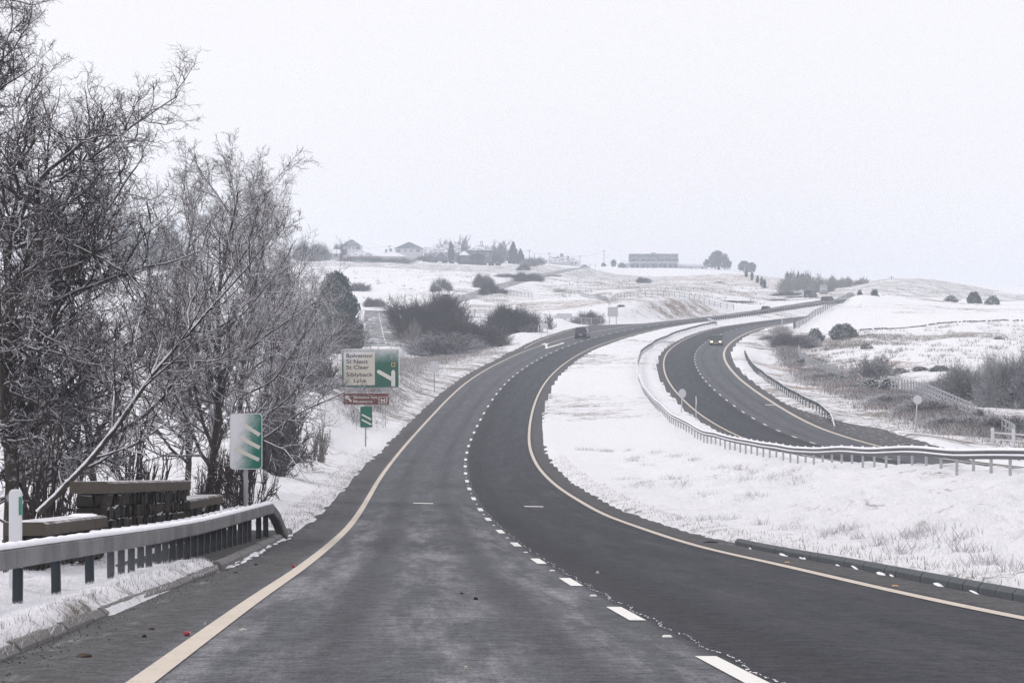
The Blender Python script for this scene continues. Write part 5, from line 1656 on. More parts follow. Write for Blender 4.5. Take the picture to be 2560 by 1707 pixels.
# hedges and bare trees of the village
for lab, px, base, top, w, d, k_, m_ in (
    ('bare round headed tree behind the gabled houses', 1157, 655, 597, 44, 1180, 0, 'twig_grey'),
    ('low bare tree crown behind the first gabled house', 1108, 655, 604, 40, 1200, 1, 'twig_grey'),
    ('wide bare tree between the turret house and the conifers', 1247, 660, 608, 66, 1190, 0, 'twig_grey'),
    ('dark bare bush beside the hipped house at the village end', 850, 650, 612, 36, 1085, 1, 'twig_dark'),
    ('mass of dark trees at the left end of the village', 780, 655, 612, 90, 1070, 0, 'twig_dark'),
    ('dark trees seen through the bare branches left of the village', 400, 660, 570, 150, 900, 0, 'twig_dark'),
    ('second dark tree mass showing through the bare branches', 310, 660, 545, 110, 900, 1, 'twig_dark'),
    ('dark garden hedge in front of the left bungalows', 900, 656, 643, 110, 1066, 1, 'twig_dark'),
    ('dark garden hedge in front of the middle bungalow', 1000, 658, 646, 90, 1070, 1, 'twig_dark'),
    ('bare hedge between the conifers and the white farmhouse', 1340, 672, 645, 66, 1140, 1, 'twig_grey'),
    ('bare hedge below the pointed conifer', 1322, 690, 662, 40, 1060, 1, 'twig_dark'),
    ('dark hedge behind the gabled house garden wall', 1070, 657, 640, 60, 1105, 1, 'twig_dark'),
    ('dark hedge right of the turret house', 1240, 662, 640, 40, 1140, 1, 'twig_dark')):
    shrub(lab, px, base, top, w, d, (1 if 'bare' in lab and 'tree' in lab else {0: 5, 1: random.choice((6, 7)), 2: random.choice((6, 8))}[k_]), m_, name='village_bush', group='hedges and bare trees of the village')

# far wood in the dip: one mass of bare crowns
parts = []
g_ = np.random.default_rng(91)
for i in range(46):
    px = g_.uniform(1955, 2165); d = g_.uniform(800, 930) if px < 2080 else g_.uniform(860, 980)
    p = spot(px, d)
    hh = (np.interp(px, [1955, 1990, 2030, 2080, 2165], [28, 34, 32, 22, 10]) + g_.uniform(-4, 6)) * mpp(d)
    V, Q = SHR[3] if i % 2 else SHR[2]
    parts.append((V * np.array([hh * .75, hh * .7, hh]) + p, Q))
w_ = np_obj('far_wood', *join(parts), None, 'twig_pale'); w_['kind'] = 'stuff'

# ------------------------------------------------------------------ grass and scrub
def blades(name, P, h, w, mat, lean=.35, seed=1, two=False):
    g = np.random.default_rng(seed)
    n = len(P)
    if n == 0:
        print('EMPTY', name, seed); return None
    a = g.uniform(0, 6.283, n); hh = h * g.uniform(.5, 1.25, n); ww = w * g.uniform(.6, 1.3, n)
    b = g.uniform(0, 6.283, n); ln_ = lean * hh * g.uniform(.2, 1.4, n)
    dx = np.cos(a) * ww; dy = np.sin(a) * ww
    V = np.stack([P + np.stack([dx, dy, -.03 + 0 * dx], -1), P - np.stack([dx, dy, .03 + 0 * dx], -1),
                  P + np.stack([np.cos(b) * ln_, np.sin(b) * ln_, hh], -1)], 1).reshape(-1, 3)
    o = np_obj(name, V, None, np.arange(3 * n).reshape(-1, 3), mat)
    o['kind'] = 'stuff'
    return o
plain('dead_grass', (.23, .205, .18), .85, .1, var=.5, scale=.6)
plain('tuft_grass', (.40, .385, .395), .85, .1, var=.4, scale=.6)
plain('scrub_stem', (.155, .135, .13), .85, .1, var=.5, scale=.5)
plain('brown_grass', (.30, .21, .145), .85, .1, var=.4, scale=.4)
plain('snow_blade', (.78, .78, .82), .85, .1, var=.06, scale=1.)
plain('frosted_grass', (.66, .66, .69), .85, .1, var=.15, scale=1.)
g_ = np.random.default_rng(5)
def clumps(spots, per, rad):
    """spots: x, y, size"""
    S = np.array(spots, float)
    k = np.repeat(np.arange(len(S)), (per * S[:, 2]).astype(int) + 1)
    q = g_.normal(0, 1, (len(k), 2)) * rad * S[k, 2:3]
    X = S[k, 0] + q[:, 0]; Y = S[k, 1] + q[:, 1] * 1.3
    Z, D, I = ground(X, Y, True)
    ok = D > .15
    return np.stack([X, Y, Z], -1)[ok]
# tussocks of the median, as they stand in the photograph (column, row)
def median_spot(px, py):
    a, b = ray(px, py)
    d = np.linspace(24, 160, 700)
    e = b * d - ground(a * d, d)
    k = np.where((e[:-1] > 0) & (e[1:] <= 0))[0]
    k = k[0] if len(k) else np.abs(e).argmin()
    return a * d[k], d[k]
TU = """1605 1210 1.6  1560 1200 .7  1680 1195 1.2  1700 1215 .8  1690 1140 1.1  1590 1145 .6  1455 1115 .9  1480 1120 .6  1580 1150 .8  1850 1165 1.  1880 1180 .8  1800 1170 .7
1870 1240 1.1  1860 1200 .9  1940 1195 1.  1990 1200 1.1  1980 1180 .6  2080 1170 .5  1770 1300 1.  1820 1300 .9  1980 1320 1.1  2080 1335 1.6  2100 1325 1.3  2260 1340 1.8  2300 1345 1.8  2330 1330 1.4
2280 1375 1.  2400 1350 1.  2420 1380 1.1  2460 1410 .9  2470 1405 .8  2550 1425 .8  2250 1385 .7  1900 1310 .7  1780 1390 .5  1690 1300 .4  1520 1125 .8  1640 1130 .7  1730 1150 .8  1620 1165 .5
1510 1090 .7  1455 1010 .5  1570 1060 .5  1760 1240 .6  2150 1345 .8  2200 1360 .8"""
TU = np.array(TU.split(), float).reshape(-1, 3)
sp = [(*median_spot(a, b), min(c, 1.2) * (.55 if b > 1290 else 1.)) for a, b, c in TU]
blades('median_grass', clumps(sp, 60, .30), .20, .008, 'tuft_grass', 1.0, 3)
blades('median_grass', clumps(sp, 60, .40), .16, .010, 'frosted_grass', 1.0, 4)
# reeds and rushes in the fields
sp = []
for i in range(420):
    d = g_.uniform(300, 430); px = g_.uniform(2030, 2600)
    sp.append(((px - CX) / F * d, d, g_.uniform(.4, 1.3)))
for i in range(120):
    d = g_.uniform(376, 405); px = g_.uniform(2010, 2260); sp.append(((px - CX) / F * d, d, g_.uniform(.7, 1.5)))
blades('field_rushes', clumps(sp, 16, .45), .42, .03, 'dead_grass', .8, 6)
sp = [((g_.uniform(1380, 1900) - CX) / F * d, d, g_.uniform(.5, 1.4)) for d in g_.uniform(600, 1000, 240)]
sp += [((g_.uniform(820, 1250) - CX) / F * d, d, g_.uniform(.5, 1.3)) for d in g_.uniform(560, 1050, 90)]
blades('hillside_rushes', clumps(sp, 12, .9), .55, .07, 'dead_grass', .8, 7)
# scrub on the far verge and on the bank behind the direction sign
def band(n, f):
    P = np.array([f() for _ in range(n)])
    Z, D, I = ground(P[:, 0], P[:, 1], True)
    k = vn = fbm(P[:, 0] * .22, P[:, 1] * .16, 3, 71) > -.25
    ok = (D > 1.0) & k
    return np.stack([P[:, 0], P[:, 1], Z], -1)[ok]
def rnd_poly(c):
    c = np.array(c, float)
    def f():
        i = random.randrange(len(c) - 1); u = random.random()
        q = c[i] * (1 - u) + c[i + 1] * u
        d = q[1] + random.gauss(0, 1) * q[2]
        return ((q[0] + random.gauss(0, 1) * q[3] - CX) / F * d, d)
    return f
rv = rnd_poly([(1950, 440, 14, 12), (1960, 400, 14, 14), (1985, 360, 12, 16), (2050, 310, 10, 30), (2130, 275, 8, 40), (2230, 240, 8, 46), (2320, 222, 7, 50), (2440, 205, 5, 60), (2560, 198, 5, 50)])
P = band(110000, rv); np.random.default_rng(3).shuffle(P)
blades('verge_scrub', P[:46000], .55, .022, 'scrub_stem', 1.0, 8)
blades('verge_scrub', P[46000:58000], .45, .022, 'brown_grass', 1.1, 9)
blades('verge_scrub', P[58000:], .5, .02, 'frosted_grass', 1.0, 10)
lv = rnd_poly([(890, 190, 8, 22), (930, 215, 10, 34), (960, 250, 12, 44), (1000, 300, 14, 60), (1080, 335, 10, 70), (1180, 350, 8, 60)])
P = band(42000, lv); np.random.default_rng(4).shuffle(P)
blades('bank_scrub', P[:17000], .5, .013, 'scrub_stem', 1.0, 11)
blades('bank_scrub', P[17000:21000], .45, .014, 'brown_grass', 1.0, 12)
blades('bank_scrub', P[21000:], .45, .014, 'frosted_grass', 1.0, 13)
# short snowed-over grass along the verges near the camera
def verge(n, s0, s1, o0, o1, pw=1.0):
    S = _s0 + s0 + (s1 - s0) * g_.random(n)**pw; O = g_.uniform(o0, o1, n)
    P = main.pt(S, O)
    Z, D, I = ground(P[:, 0], P[:, 1], True)
    ok = ~I & (D > .02)
    return np.stack([P[:, 0], P[:, 1], Z], -1)[ok]
blades('snowy_grass', verge(34000, 13, 42, -7.5, -4.8), .035, .005, 'snow_blade', 1.2, 14)
blades('snowy_grass', verge(34000, 20, 110, 4.6, 12, 1.4), .045, .007, 'snow_blade', 1.2, 15)
blades('snowy_grass', verge(14000, 58, 150, -8.5, -4.6, 1.3), .06, .007, 'snow_blade', 1.1, 16)
blades('dead_edge_grass', verge(1500, 13, 42, -5.05, -4.8), .06, .0035, 'dead_grass', .7, 17)
blades('dead_edge_grass', verge(3000, 58, 150, -5.6, -4.6, 1.3), .09, .006, 'dead_grass', .7, 18)
blades('dead_edge_grass', verge(3000, 24, 150, 4.5, 5.4, 1.3), .09, .006, 'dead_grass', .7, 19)

# ------------------------------------------------------------------ vehicles
def paint(name, col, rough=.35):
    return plain(name, col, rough, .5, 0., var=.08, scale=3)
paint('paint_navy', (.010, .013, .045)); paint('paint_graphite', (.028, .032, .034)); paint('paint_maroon', (.055, .022, .030))
paint('paint_white', (.45, .46, .48)); paint('paint_dark', (.02, .022, .028)); paint('paint_silver', (.3, .31, .33))
plain('car_glass', (.012, .014, .018), .12, .6)
plain('rubber', (.015, .015, .016), .85, .2)
plain('alloy', (.25, .25, .26), .4, .5, .6)
plain('lamp_red', (.35, .03, .035), .3, .5)
plain('plate_yellow', (.62, .52, .18), .5, .3); plain('plate_white', (.65, .65, .65), .5, .3)
plain('grille_black', (.01, .01, .011), .5, .4)
k = NT('lamp_lit')
k.base((.9, .8, .6), .3)
k.b.inputs['Emission Color'].default_value = (1., .74, .42, 1)
k.b.inputs['Emission Strength'].default_value = 5.
k = NT('lamp_tail'); k.base((.5, .05, .05), .3)
k.b.inputs['Emission Color'].default_value = (1., .12, .12, 1); k.b.inputs['Emission Strength'].default_value = .08

def loft(rings):
    m = len(rings[0]); V = [p for r in rings for p in r]; Fc = []
    for i in range(len(rings) - 1):
        for j in range(m):
            a = i * m + j; b = i * m + (j + 1) % m
            Fc.append((a, b, b + m, a + m))
    Fc += [tuple(range(m - 1, -1, -1)), tuple(range((len(rings) - 1) * m, len(rings) * m))]
    return MB().add(V, Fc)
def ring(y, w, zl, zm, zh, wt):
    return [(-w * .93, y, zl), (-w, y, zl + .08), (-w, y, zm), (-wt, y, zh), (wt, y, zh), (w, y, zm), (w, y, zl + .08), (w * .93, y, zl)]
_carm = {}
def car(name, label, cat, loc, head, L, Wd, H, paintm, style='suv', lights=None, slope=0., plate='plate_white', front_lit=False, group=None):
    t = thing(name, label, cat, loc, -head, group)
    t.rotation_euler = (slope, 0, -head)
    w = Wd / 2
    belt = H * (.60 if style != 'van' else .56)
    hood = H * (.58 if style == 'suv' else .56)
    gc = .20 if style == 'suv' else .17
    h = L / 2
    rings = [ring(-h, w * .86, gc + .18, belt * .62, belt * .80, w * .82), ring(-h + .12, w * .96, gc + .02, belt * .75, belt * .97, w * .88),
             ring(-h + .6, w, gc, belt * .80, belt, w * .92), ring(0, w, gc, belt * .80, belt, w * .93), ring(h - 1.25, w, gc, belt * .8, belt * .99, w * .92),
             ring(h - 1.15, w * .99, gc, hood * .78, hood * .98, w * .88), ring(h - .35, w * .95, gc, hood * .72, hood * .88, w * .84), ring(h - .05, w * .86, gc + .06, hood * .60, hood * .74, w * .74), ring(h, w * .80, gc + .14, hood * .52, hood * .62, w * .70)]
    if style == 'van':
        rings = [ring(-h, w * .97, gc, H * .62, H * .96, w * .9), ring(-h + .1, w, gc, H * .66, H, w * .93), ring(h - 1.9, w, gc, H * .66, H, w * .93),
                 ring(h - 1.1, w, gc, belt * .9, belt * 1.05, w * .92), ring(h - .2, w * .94, gc, belt * .66, belt * .8, w * .85), ring(h, w * .86, gc + .1, belt * .55, belt * .66, w * .75)]
    body = loft(rings).build('body', paintm, t, smooth=False, bevel=.03)
    if style != 'van':
        rs, re = (-h + .30, h - 1.75) if style == 'suv' else (-h + .95, h - 1.95)
        g0, g1 = (-h + .10, h - 1.15) if style == 'suv' else (-h + .45, h - 1.15)
        wt = w * .76
        def gr(y, z, ww): return [(-ww, y, z), (ww, y, z)]
        V = [(-w * .92, g0, belt - .01), (w * .92, g0, belt - .01), (w * .92, g1, belt - .01), (-w * .92, g1, belt - .01), (-wt, rs, H - .05), (wt, rs, H - .05), (wt, re, H - .05), (-wt, re, H - .05)]
        MB().add(V, [(0, 1, 5, 4), (1, 2, 6, 5), (2, 3, 7, 6), (3, 0, 4, 7), (4, 5, 6, 7)]).build('window_glass', 'car_glass', t)
        V = [(-wt - .03, rs - .06, H - .07), (wt + .03, rs - .06, H - .07), (wt + .03, re + .06, H - .07), (-wt - .03, re + .06, H - .07), (-wt + .08, rs + .1, H), (wt - .08, rs + .1, H), (wt - .08, re - .1, H), (-wt + .08, re - .1, H)]
        MB().add(V, [(3, 2, 1, 0), (0, 1, 5, 4), (1, 2, 6, 5), (2, 3, 7, 6), (3, 0, 4, 7), (4, 5, 6, 7)]).build('roof', paintm, t)
        for sx in (-1, 1):                               # pillars
            b = MB()
            b.bar((sx * w * .925, g1 - .01, belt), (sx * (wt + .01), re, H - .06), .07, .05)
            b.build('pillar', paintm, t)
            b = MB(); b.bar((sx * w * .925, g0 + .02, belt), (sx * (wt + .01), rs, H - .06), .16, .07); b.build('pillar', paintm, t)
    else:
        MB().add([(-w * .86, h - 1.14, belt * 1.02), (w * .86, h - 1.14, belt * 1.02), (w * .84, h - 1.86, H * .95), (-w * .84, h - 1.86, H * .95)], [(0, 1, 2, 3)]).build('windscreen', 'car_glass', t)
    R = .35 if style != 'hatch' else .31
    if ('wheel', R) not in _carm:
        b = MB().cyl((-.11, 0, 0), (.11, 0, 0), R, n=18); me = bpy.data.meshes.new('tyre'); me.from_pydata(b.v, [], b.f); me.materials.append(MATS['rubber'])
        b = MB().cyl((-.118, 0, 0), (.118, 0, 0), R * .62, n=12); m2 = bpy.data.meshes.new('rim'); m2.from_pydata(b.v, [], b.f); m2.materials.append(MATS['alloy'])
        _carm[('wheel', R)] = (me, m2)
    for sx in (-1, 1):
        for y in (-h + .85, h - .85):
            o = link(bpy.data.objects.new('wheel', _carm[('wheel', R)][0]), t); o.location = (sx * (w - .12), y, R)
            link(bpy.data.objects.new('rim', _carm[('wheel', R)][1]), o)
        b = MB().box((sx * (w + .09), h - 1.45, belt + .07), (.18, .10, .13), taper=.8).build('mirror', paintm, t)
        b = MB().box((sx * w * .66, h - .06, hood * .66), (w * .36, .16, .15), taper=.8).build('headlight', 'lamp_lit' if front_lit else 'plate_white', t)
        b = MB().box((sx * w * .76, -h + .04, belt * (.84 if style != 'van' else .6)), (w * .22, .16, .15), taper=.9).build('tail_light', 'lamp_tail', t)
    MB().box((0, -h - .01, gc + .12), (w * 1.72, .16, .22)).build('bumper', 'grille_black' if style == 'suv' else paintm, t, bevel=.02)
    MB().box((0, h - .02, gc + .12), (w * 1.66, .16, .20)).build('bumper', paintm, t, bevel=.02)
    MB().box((0, h - .02, hood * .52), (w * .8, .08, .14)).build('grille', 'grille_black', t)
    MB().box((0, h + .065, gc + .20), (.52, .012, .11)).build('number_plate', 'plate_white', t)
    MB().box((0, -h - .01, belt * .62), (.52, .03, .11)).build('number_plate', plate, t)
    return t
def on_road(rd, px, py, off=None):
    s, o = rd.hit(px, py)
    o = o if off is None else off
    p = rd.pt([s], [o], .01)[0]
    q = rd.pt([s + 2], [o])[0]; q0 = rd.pt([s - 2], [o])[0]
    return p, rd.heading(s), math.atan2(q[2] - q0[2], 4.)
p, hd, sl = on_road(main, 1456, 846)
car('car', 'dark navy sport utility car driving away just past the white bend arrow', 'car', p, hd, 4.5, 1.86, 1.68, 'paint_navy', 'suv', slope=sl)
p, hd, sl = on_road(opp, 1791, 862.5)
car('car', 'dark grey car coming toward the camera with lit headlights on the far carriageway', 'car', p, hd + math.pi, 4.5, 1.76, 1.43, 'paint_graphite', 'hatch', slope=-sl, front_lit=True)
p, hd, sl = on_road(main, 1916, 783)
car('car', 'small dark maroon car far up the near carriageway driving away', 'car', p, hd, 3.9, 1.55, 1.5, 'paint_maroon', 'hatch', slope=sl)
p, hd, sl = on_road(main, 2071, 757, 1.8)
p2 = main.pt([main.s[-1] - 26], [1.5], .01)[0]
car('car', 'dark car roof showing just above the climbing fence', 'car', at(2071, 757, 632), hd + .2, 4.3, 1.8, 1.5, 'paint_dark', 'suv', slope=sl)
q = at(2027, 747.5, 690)
car('van', 'dark van in the hazy dip where the road disappears', 'van', (q[0], q[1], max(q[2], gz(q[0], q[1]))), .5, 4.8, 1.9, 1.9, 'paint_dark', 'van')
q = at(2059, 746, 745)
car('van', 'pale van in the haze behind the dark one', 'van', (q[0], q[1], max(q[2], gz(q[0], q[1]))), .1 + math.pi, 5.2, 2.0, 2.4, 'paint_silver', 'van')
q = spot(1463, 1232)
car('parked_car', 'snow dulled car parked at the top of the hill road by the farmhouse', 'car', q, 1.3, 4.2, 1.75, 1.5, 'paint_silver', 'hatch')
S_, O_, _ = HILL.locate([(1133 - CX) / F * 598], [598])
p = HILL.pt([S_[0]], [-1.6], .02)[0]
car('car', 'tiny dark car low on the hill road', 'car', p, .15, 3.4, 1.5, 1.3, 'paint_dark', 'hatch')

# ------------------------------------------------------------------ the village
snowy('wall_white', (.55, .56, .58), 1.5, 2.); snowy('wall_cream', (.50, .46, .42), 1.5, 2.); snowy('wall_grey', (.22, .235, .255), 1.5, 2.)
snowy('wall_stone', (.11, .12, .14), 1.5, 2., var=.4, scale=.8); snowy('wall_brick', (.34, .25, .22), 1.5, 2.)
def roofmat(name, col, cover):
    k = NT(name)
    n = k.noise(k.coord(), .7, 4, .6); n2 = k.noise(k.coord(scale=(.4, .4, 3.)), 2.5, 3)
    k.base(k.mix(k.ramp(k.math('ADD', n, k.math('MULTIPLY', k.math('SUBTRACT', n2, .5), .4)), .95 - cover - .12, .95 - cover + .12), col, SNOW), .75, .2)
roofmat('roof_slate', (.085, .10, .125), .28); roofmat('roof_snowy', (.16, .165, .18), .75); roofmat('roof_half', (.13, .14, .16), .48)
plain('window_dark', (.03, .035, .045), .2, .5); plain('window_frame', (.62, .62, .63), .5, .3)
def house(name, label, px0, px1, base, eave, ridge, d, depth, roof, wallm, roofm, wins=(), chim=(), yaw=0., cat='house', door=None, hipk=.5):
    u = mpp(d); c = at((px0 + px1) / 2, base, d)
    w = (px1 - px0) * u; he = (base - eave) * u; hr = (base - ridge) * u
    t = thing(name, label, cat, c, yaw)
    MB().box((0, depth / 2, (he - 4) / 2), (w, depth, he + 4)).build('wall', wallm, t)
    ov = .35; a = w / 2 + ov; y0, y1 = -ov, depth + ov; ym = depth / 2
    if roof == 'hip':
        k_ = min(w, depth) * hipk
        x = max(w / 2 - k_, .4)
        V = [(-a, y0, he), (a, y0, he), (a, y1, he), (-a, y1, he), (-x, ym, hr), (x, ym, hr)]
        Fc = [(0, 1, 5, 4), (1, 2, 5), (2, 3, 4, 5), (3, 0, 4), (3, 2, 1, 0)]
    elif roof == 'side':
        V = [(-a, y0, he - .1), (a, y0, he - .1), (a, y1, he - .1), (-a, y1, he - .1), (-a, ym, hr), (a, ym, hr)]
        Fc = [(0, 1, 5, 4), (1, 2, 5), (2, 3, 4, 5), (3, 0, 4), (3, 2, 1, 0)]
    elif roof == 'front':
        V = [(-a, y0, he - .1), (a, y0, he - .1), (a, y1, he - .1), (-a, y1, he - .1), (0, y0, hr), (0, y1, hr)]
        Fc = [(1, 2, 5, 4), (0, 4, 5, 3), (0, 1, 4), (2, 3, 5), (3, 2, 1, 0)]
        MB().prism([(-w / 2, he - .05), (w / 2, he - .05), (0, hr - .35)], -.36, -.30).build('gable', wallm, t)
    else:
        V = [(-a, y0, he), (a, y0, he), (a, y1, he), (-a, y1, he), (-a, y0, hr), (a, y0, hr), (a, y1, hr), (-a, y1, hr)]
        Fc = [(3, 2, 1, 0), (4, 5, 6, 7), (0, 1, 5, 4), (1, 2, 6, 5), (2, 3, 7, 6), (3, 0, 4, 7)]
    MB().add(V, Fc).build('roof', roofm, t)
    for (ux, vz, ww, hh) in wins:
        o = MB().box((0, 0, 0), (ww, .12, hh)).build('window', 'window_dark', t)
        o.location = (ux * w - w / 2, -.04, vz * he)
        f = MB().box((-ww / 2, -.05, 0), (.12, .12, hh + .2)).box((ww / 2, -.05, 0), (.12, .12, hh + .2)).box((0, -.05, hh / 2), (ww, .12, .12)).box((0, -.05, -hh / 2), (ww, .16, .14)).box((0, -.05, 0), (.10, .1, hh))
        f.build('window_frame', 'window_frame', o)
    for (ux, pw, top) in chim:
        zt = (base - top) * u
        MB().box((ux * w - w / 2, ym, (zt + he) / 2), (pw, .9, zt - he)).box((ux * w - w / 2, ym, zt), (pw + .25, 1.1, .25)).build('chimney', 'wall_grey', t)
    if door:
        MB().box((door * w - w / 2, -.04, 1.0), (.95, .14, 2.0)).build('door', 'window_dark', t)
    return t
house('bungalow', 'low pale bungalow at the left end of the village', 806, 848, 646, 633, 622, 1080, 8, 'side', 'wall_cream', 'roof_snowy', [(.25, .5, 1.0, 1.1), (.5, .5, 1.0, 1.1), (.8, .5, 1.6, 1.2)])
house('house', 'two storey house with a blue grey hipped roof behind the left bungalows', 852, 903, 640, 615.5, 598, 1120, 9, 'hip', 'wall_white', 'roof_slate', [(.42, .82, .9, 1.1), (.62, .82, .9, 1.1), (.84, .80, 1.6, 1.3)], [(.30, .8, 603)])
house('bungalow', 'wide bungalow with a snowy roof and brownish gable in front of the hipped house', 858, 948, 652, 640, 627, 1078, 10, 'hip', 'wall_brick', 'roof_half', [(.3, .5, 1.2, 1.1), (.6, .5, 1.2, 1.1)], hipk=.9)
house('bungalow', 'cream bungalow with a snowy roof and two small chimneys', 940, 1015, 653, 641, 627, 1084, 10, 'hip', 'wall_cream', 'roof_snowy', [(.70, .45, 1.2, 1.0), (.90, .45, 1.0, 1.2)], [(.32, .7, 623), (.48, .8, 621)], hipk=.7)
house('house', 'large white two storey house with a broad grey hipped roof', 987, 1056, 640, 621, 604, 1130, 10, 'hip', 'wall_white', 'roof_slate', [(.13, .68, 1.5, 1.0), (.38, .70, .9, .9), (.60, .70, .9, .9), (.84, .68, 1.5, 1.0)], hipk=.85)
house('house', 'small snowy roofed house left of the tall gables', 1060, 1092, 645, 632, 618, 1118, 7, 'side', 'wall_grey', 'roof_half', [(.5, .5, 1.4, 1.2)])
house('house', 'first tall house with steep snow streaked gables', 1090, 1124, 648, 630, 610, 1135, 9, 'side', 'wall_grey', 'roof_half', [(.3, .45, 1., 1.2)], [(.95, .6, 606)])
house('house', 'second tall house with a steep snow streaked roof', 1124, 1150, 648, 631, 611, 1140, 9, 'side', 'wall_grey', 'roof_half', [(.5, .5, 1., 1.2)])
house('porch_house', 'low lean building with a snowy front gable before the tall houses', 1088, 1118, 651, 641, 627, 1112, 6, 'front', 'wall_stone', 'roof_snowy')
house('house', 'low house with a snowy roof left of the turret house', 1148, 1172, 652, 638, 627, 1118, 7, 'hip', 'wall_stone', 'roof_snowy')
tq = house('chapel', 'dark square building with a snowy hipped roof and a little bell turret', 1167, 1231, 661, 625.5, 610, 1125, 10, 'hip', 'wall_stone', 'roof_half', [(.3, .7, .9, 1.3), (.55, .7, .9, 1.3), (.8, .7, .9, 1.3)], hipk=.8)
u = mpp(1125)
zb = (661 - 611.5) * u; xb = (1203.5 - 1199) * u
b = MB()
for sx in (-1, 1): b.box((xb + sx * .42, 5, zb + .6), (.22, .5, 1.4))
b.box((xb, 5, zb + .0), (1.25, .6, .35)).box((xb, 5, zb + 1.35), (1.2, .6, .2)).box((xb, 5, zb + 1.6), (.7, .5, .35), taper=.2)
b.build('bell_turret', 'wall_grey', tq)
house('farmhouse', 'white farmhouse with a large chimney beside the top of the hill road', 1377, 1417, 671, 655, 640, 1250, 9, 'side', 'wall_white', 'roof_half', [(.25, .35, 1.2, 1.0), (.6, .35, 1.2, 1.0)], [(.70, 1.4, 634)])
house('farmhouse', 'white wing of the farmhouse with a hipped snowy roof', 1415, 1447, 671, 653.5, 644, 1262, 8, 'hip', 'wall_white', 'roof_half', [(.45, .72, .8, .9), (.75, .72, .8, .9), (.45, .28, .9, 1.1)], [(.18, .7, 640)], hipk=.6)
lh = house('long_house', 'long dark two storey house with a tall grey roof and a pillared veranda', 1575, 1695, 674, 656, 633.5, 1402, 11, 'side', 'wall_grey', 'roof_slate', [], [(.50, 2.2, 631.5)])
u = mpp(1402); wL = 120 * u
for i in range(5):
    x = (1584 + i * 24.2 - 1635) * u
    o = MB().box((0, 0, 0), (1.8, 2.2, 1.7)).build('dormer', 'wall_grey', lh); o.location = (x, 1.3, (674 - 649.5) * u)
    w_ = MB().box((0, -1.16, 0), (1.2, .12, 1.1)).build('window', 'window_dark', o)
    MB().box((0, 0, .95), (2.1, 2.4, .2)).build('dormer_roof', 'roof_half', o)
for i in range(6):
    x = (1574.5 + i * 24 - 1635) * u
    MB().box((x, -2.0, 1.5), (.30, .3, (674 - 656) * u)).build('veranda_post', 'wall_white', lh)
MB().box((0, -1.1, (674 - 656.3) * u), (wL + .8, 2.2, .3)).build('veranda_roof', 'roof_snowy', lh)
for i in range(9):
    o = MB().box((0, 0, 0), (1.3, .12, 1.9)).build('window', 'window_dark', lh); o.location = ((1581 + i * 13.5 - 1635) * u, -.04, 1.5)
house('extension', 'low pale extension at the left of the long house', 1545, 1575, 672, 659, 648.5, 1404, 8, 'hip', 'wall_white', 'roof_snowy', [(.5, .5, 1.4, 1.1)], cat='house', hipk=.6)
gr_ = house('garage', 'flat roofed garage range at the right of the long house', 1697, 1766, 678, 665.5, 660, 1406, 7, 'flat', 'wall_white', 'roof_snowy', [(.15, .45, 2.4, 1.0)], cat='garage')
o = MB().box((0, 0, 0), (.9, .1, 2.0)).build('door', 'window_dark', gr_); o.location = ((1728 - 1731.5) * u, -.05, 1.0)
o = MB().box((0, 0, 0), (4.4, .1, 1.9)).build('garage_door', 'window_frame', gr_); o.location = ((1743 - 1731.5) * u, -.05, .95)
o = MB().box((0, 0, 0), (.9, .1, 2.0)).build('door', 'window_dark', gr_); o.location = ((1756 - 1731.5) * u, -.05, 1.0)

def stone_wall(label, L, h, step, sz, mat='stone_dark', name='field_wall'):
    L = np.array(L, float)
    s = np.r_[0, np.cumsum(np.linalg.norm(np.diff(L, axis=0), axis=1))]
    q = np.arange(0, s[-1], step)
    X = np.interp(q, s, L[:, 0]); Y = np.interp(q, s, L[:, 1]); Z = ground(X, Y)
    t = thing(name, label, 'stone wall', (X[0], Y[0], Z[0]))
    for x, y, z in zip(X, Y, Z):
        if random.random() < .12: continue
        o = link(bpy.data.objects.new('stone', random.choice(STV[:5])), t)
        o.location = (x - X[0], y - Y[0] + random.uniform(-.2, .2), z - Z[0] + h * random.uniform(.25, .45))
        o.scale = (sz * random.uniform(.8, 1.4), sz * .6, h * random.uniform(.7, 1.2))
        o.rotation_euler = (0, random.uniform(-.15, .15), random.uniform(-.3, .3))
    return t
stone_wall('long low tumbled field wall crossing the snowy field on the right', [((px - CX) / F * d, d) for px, d in ((2150, 425), (2230, 428), (2330, 431), (2450, 434), (2570, 436))], .22, .36, .30, 'gorse_leaf_white')
house_wall = stone_wall('garden wall below the turret house', [((px - CX) / F * d, d) for px, d in ((1062, 1096), (1120, 1094), (1190, 1092), (1250, 1095))], 1.5, .95, 1.1, name='garden_wall')
# poles and wires ---------------------------------------------------------------------
def pole(label, px, base, top, d, arm=True, r=.14):
    p = np.array(spot(px, d)); h = at(px, top, d)[2] - p[2]
    t = thing('utility_pole', label, 'utility pole', p, 0., 'poles carrying the village wires')
    MB().cyl((0, 0, -.5), (0, 0, h), r, r * .75, 8).build('pole', 'wood_pole', t)
    if arm:
        MB().box((0, 0, h - .5), (1.8, .14, .14)).build('crossarm', 'wood_pole', t)
    return (p[0], p[1], p[2] + h - .4)
plain('wood_pole', (.07, .06, .055), .8, .2)
plain('wire', (.04, .04, .042), .6, .3)
A_ = pole('pole rising behind the cream bungalow', 973, 640, 613, 1130)
B_ = pole('first pole right of the pointed conifer', 1323, 660, 624, 1180)
C_ = pole('thin pole between the conifer and the white farmhouse', 1336, 660, 634, 1260, False)
D_ = pole('shortest pole of the row left of the farmhouse', 1351, 660, 638, 1330, False)
E_ = pole('pole standing just left of the white farmhouse', 1373, 664, 631, 1200)
G_ = pole('pole at the right corner of the white farmhouse', 1450, 670, 638, 1235)
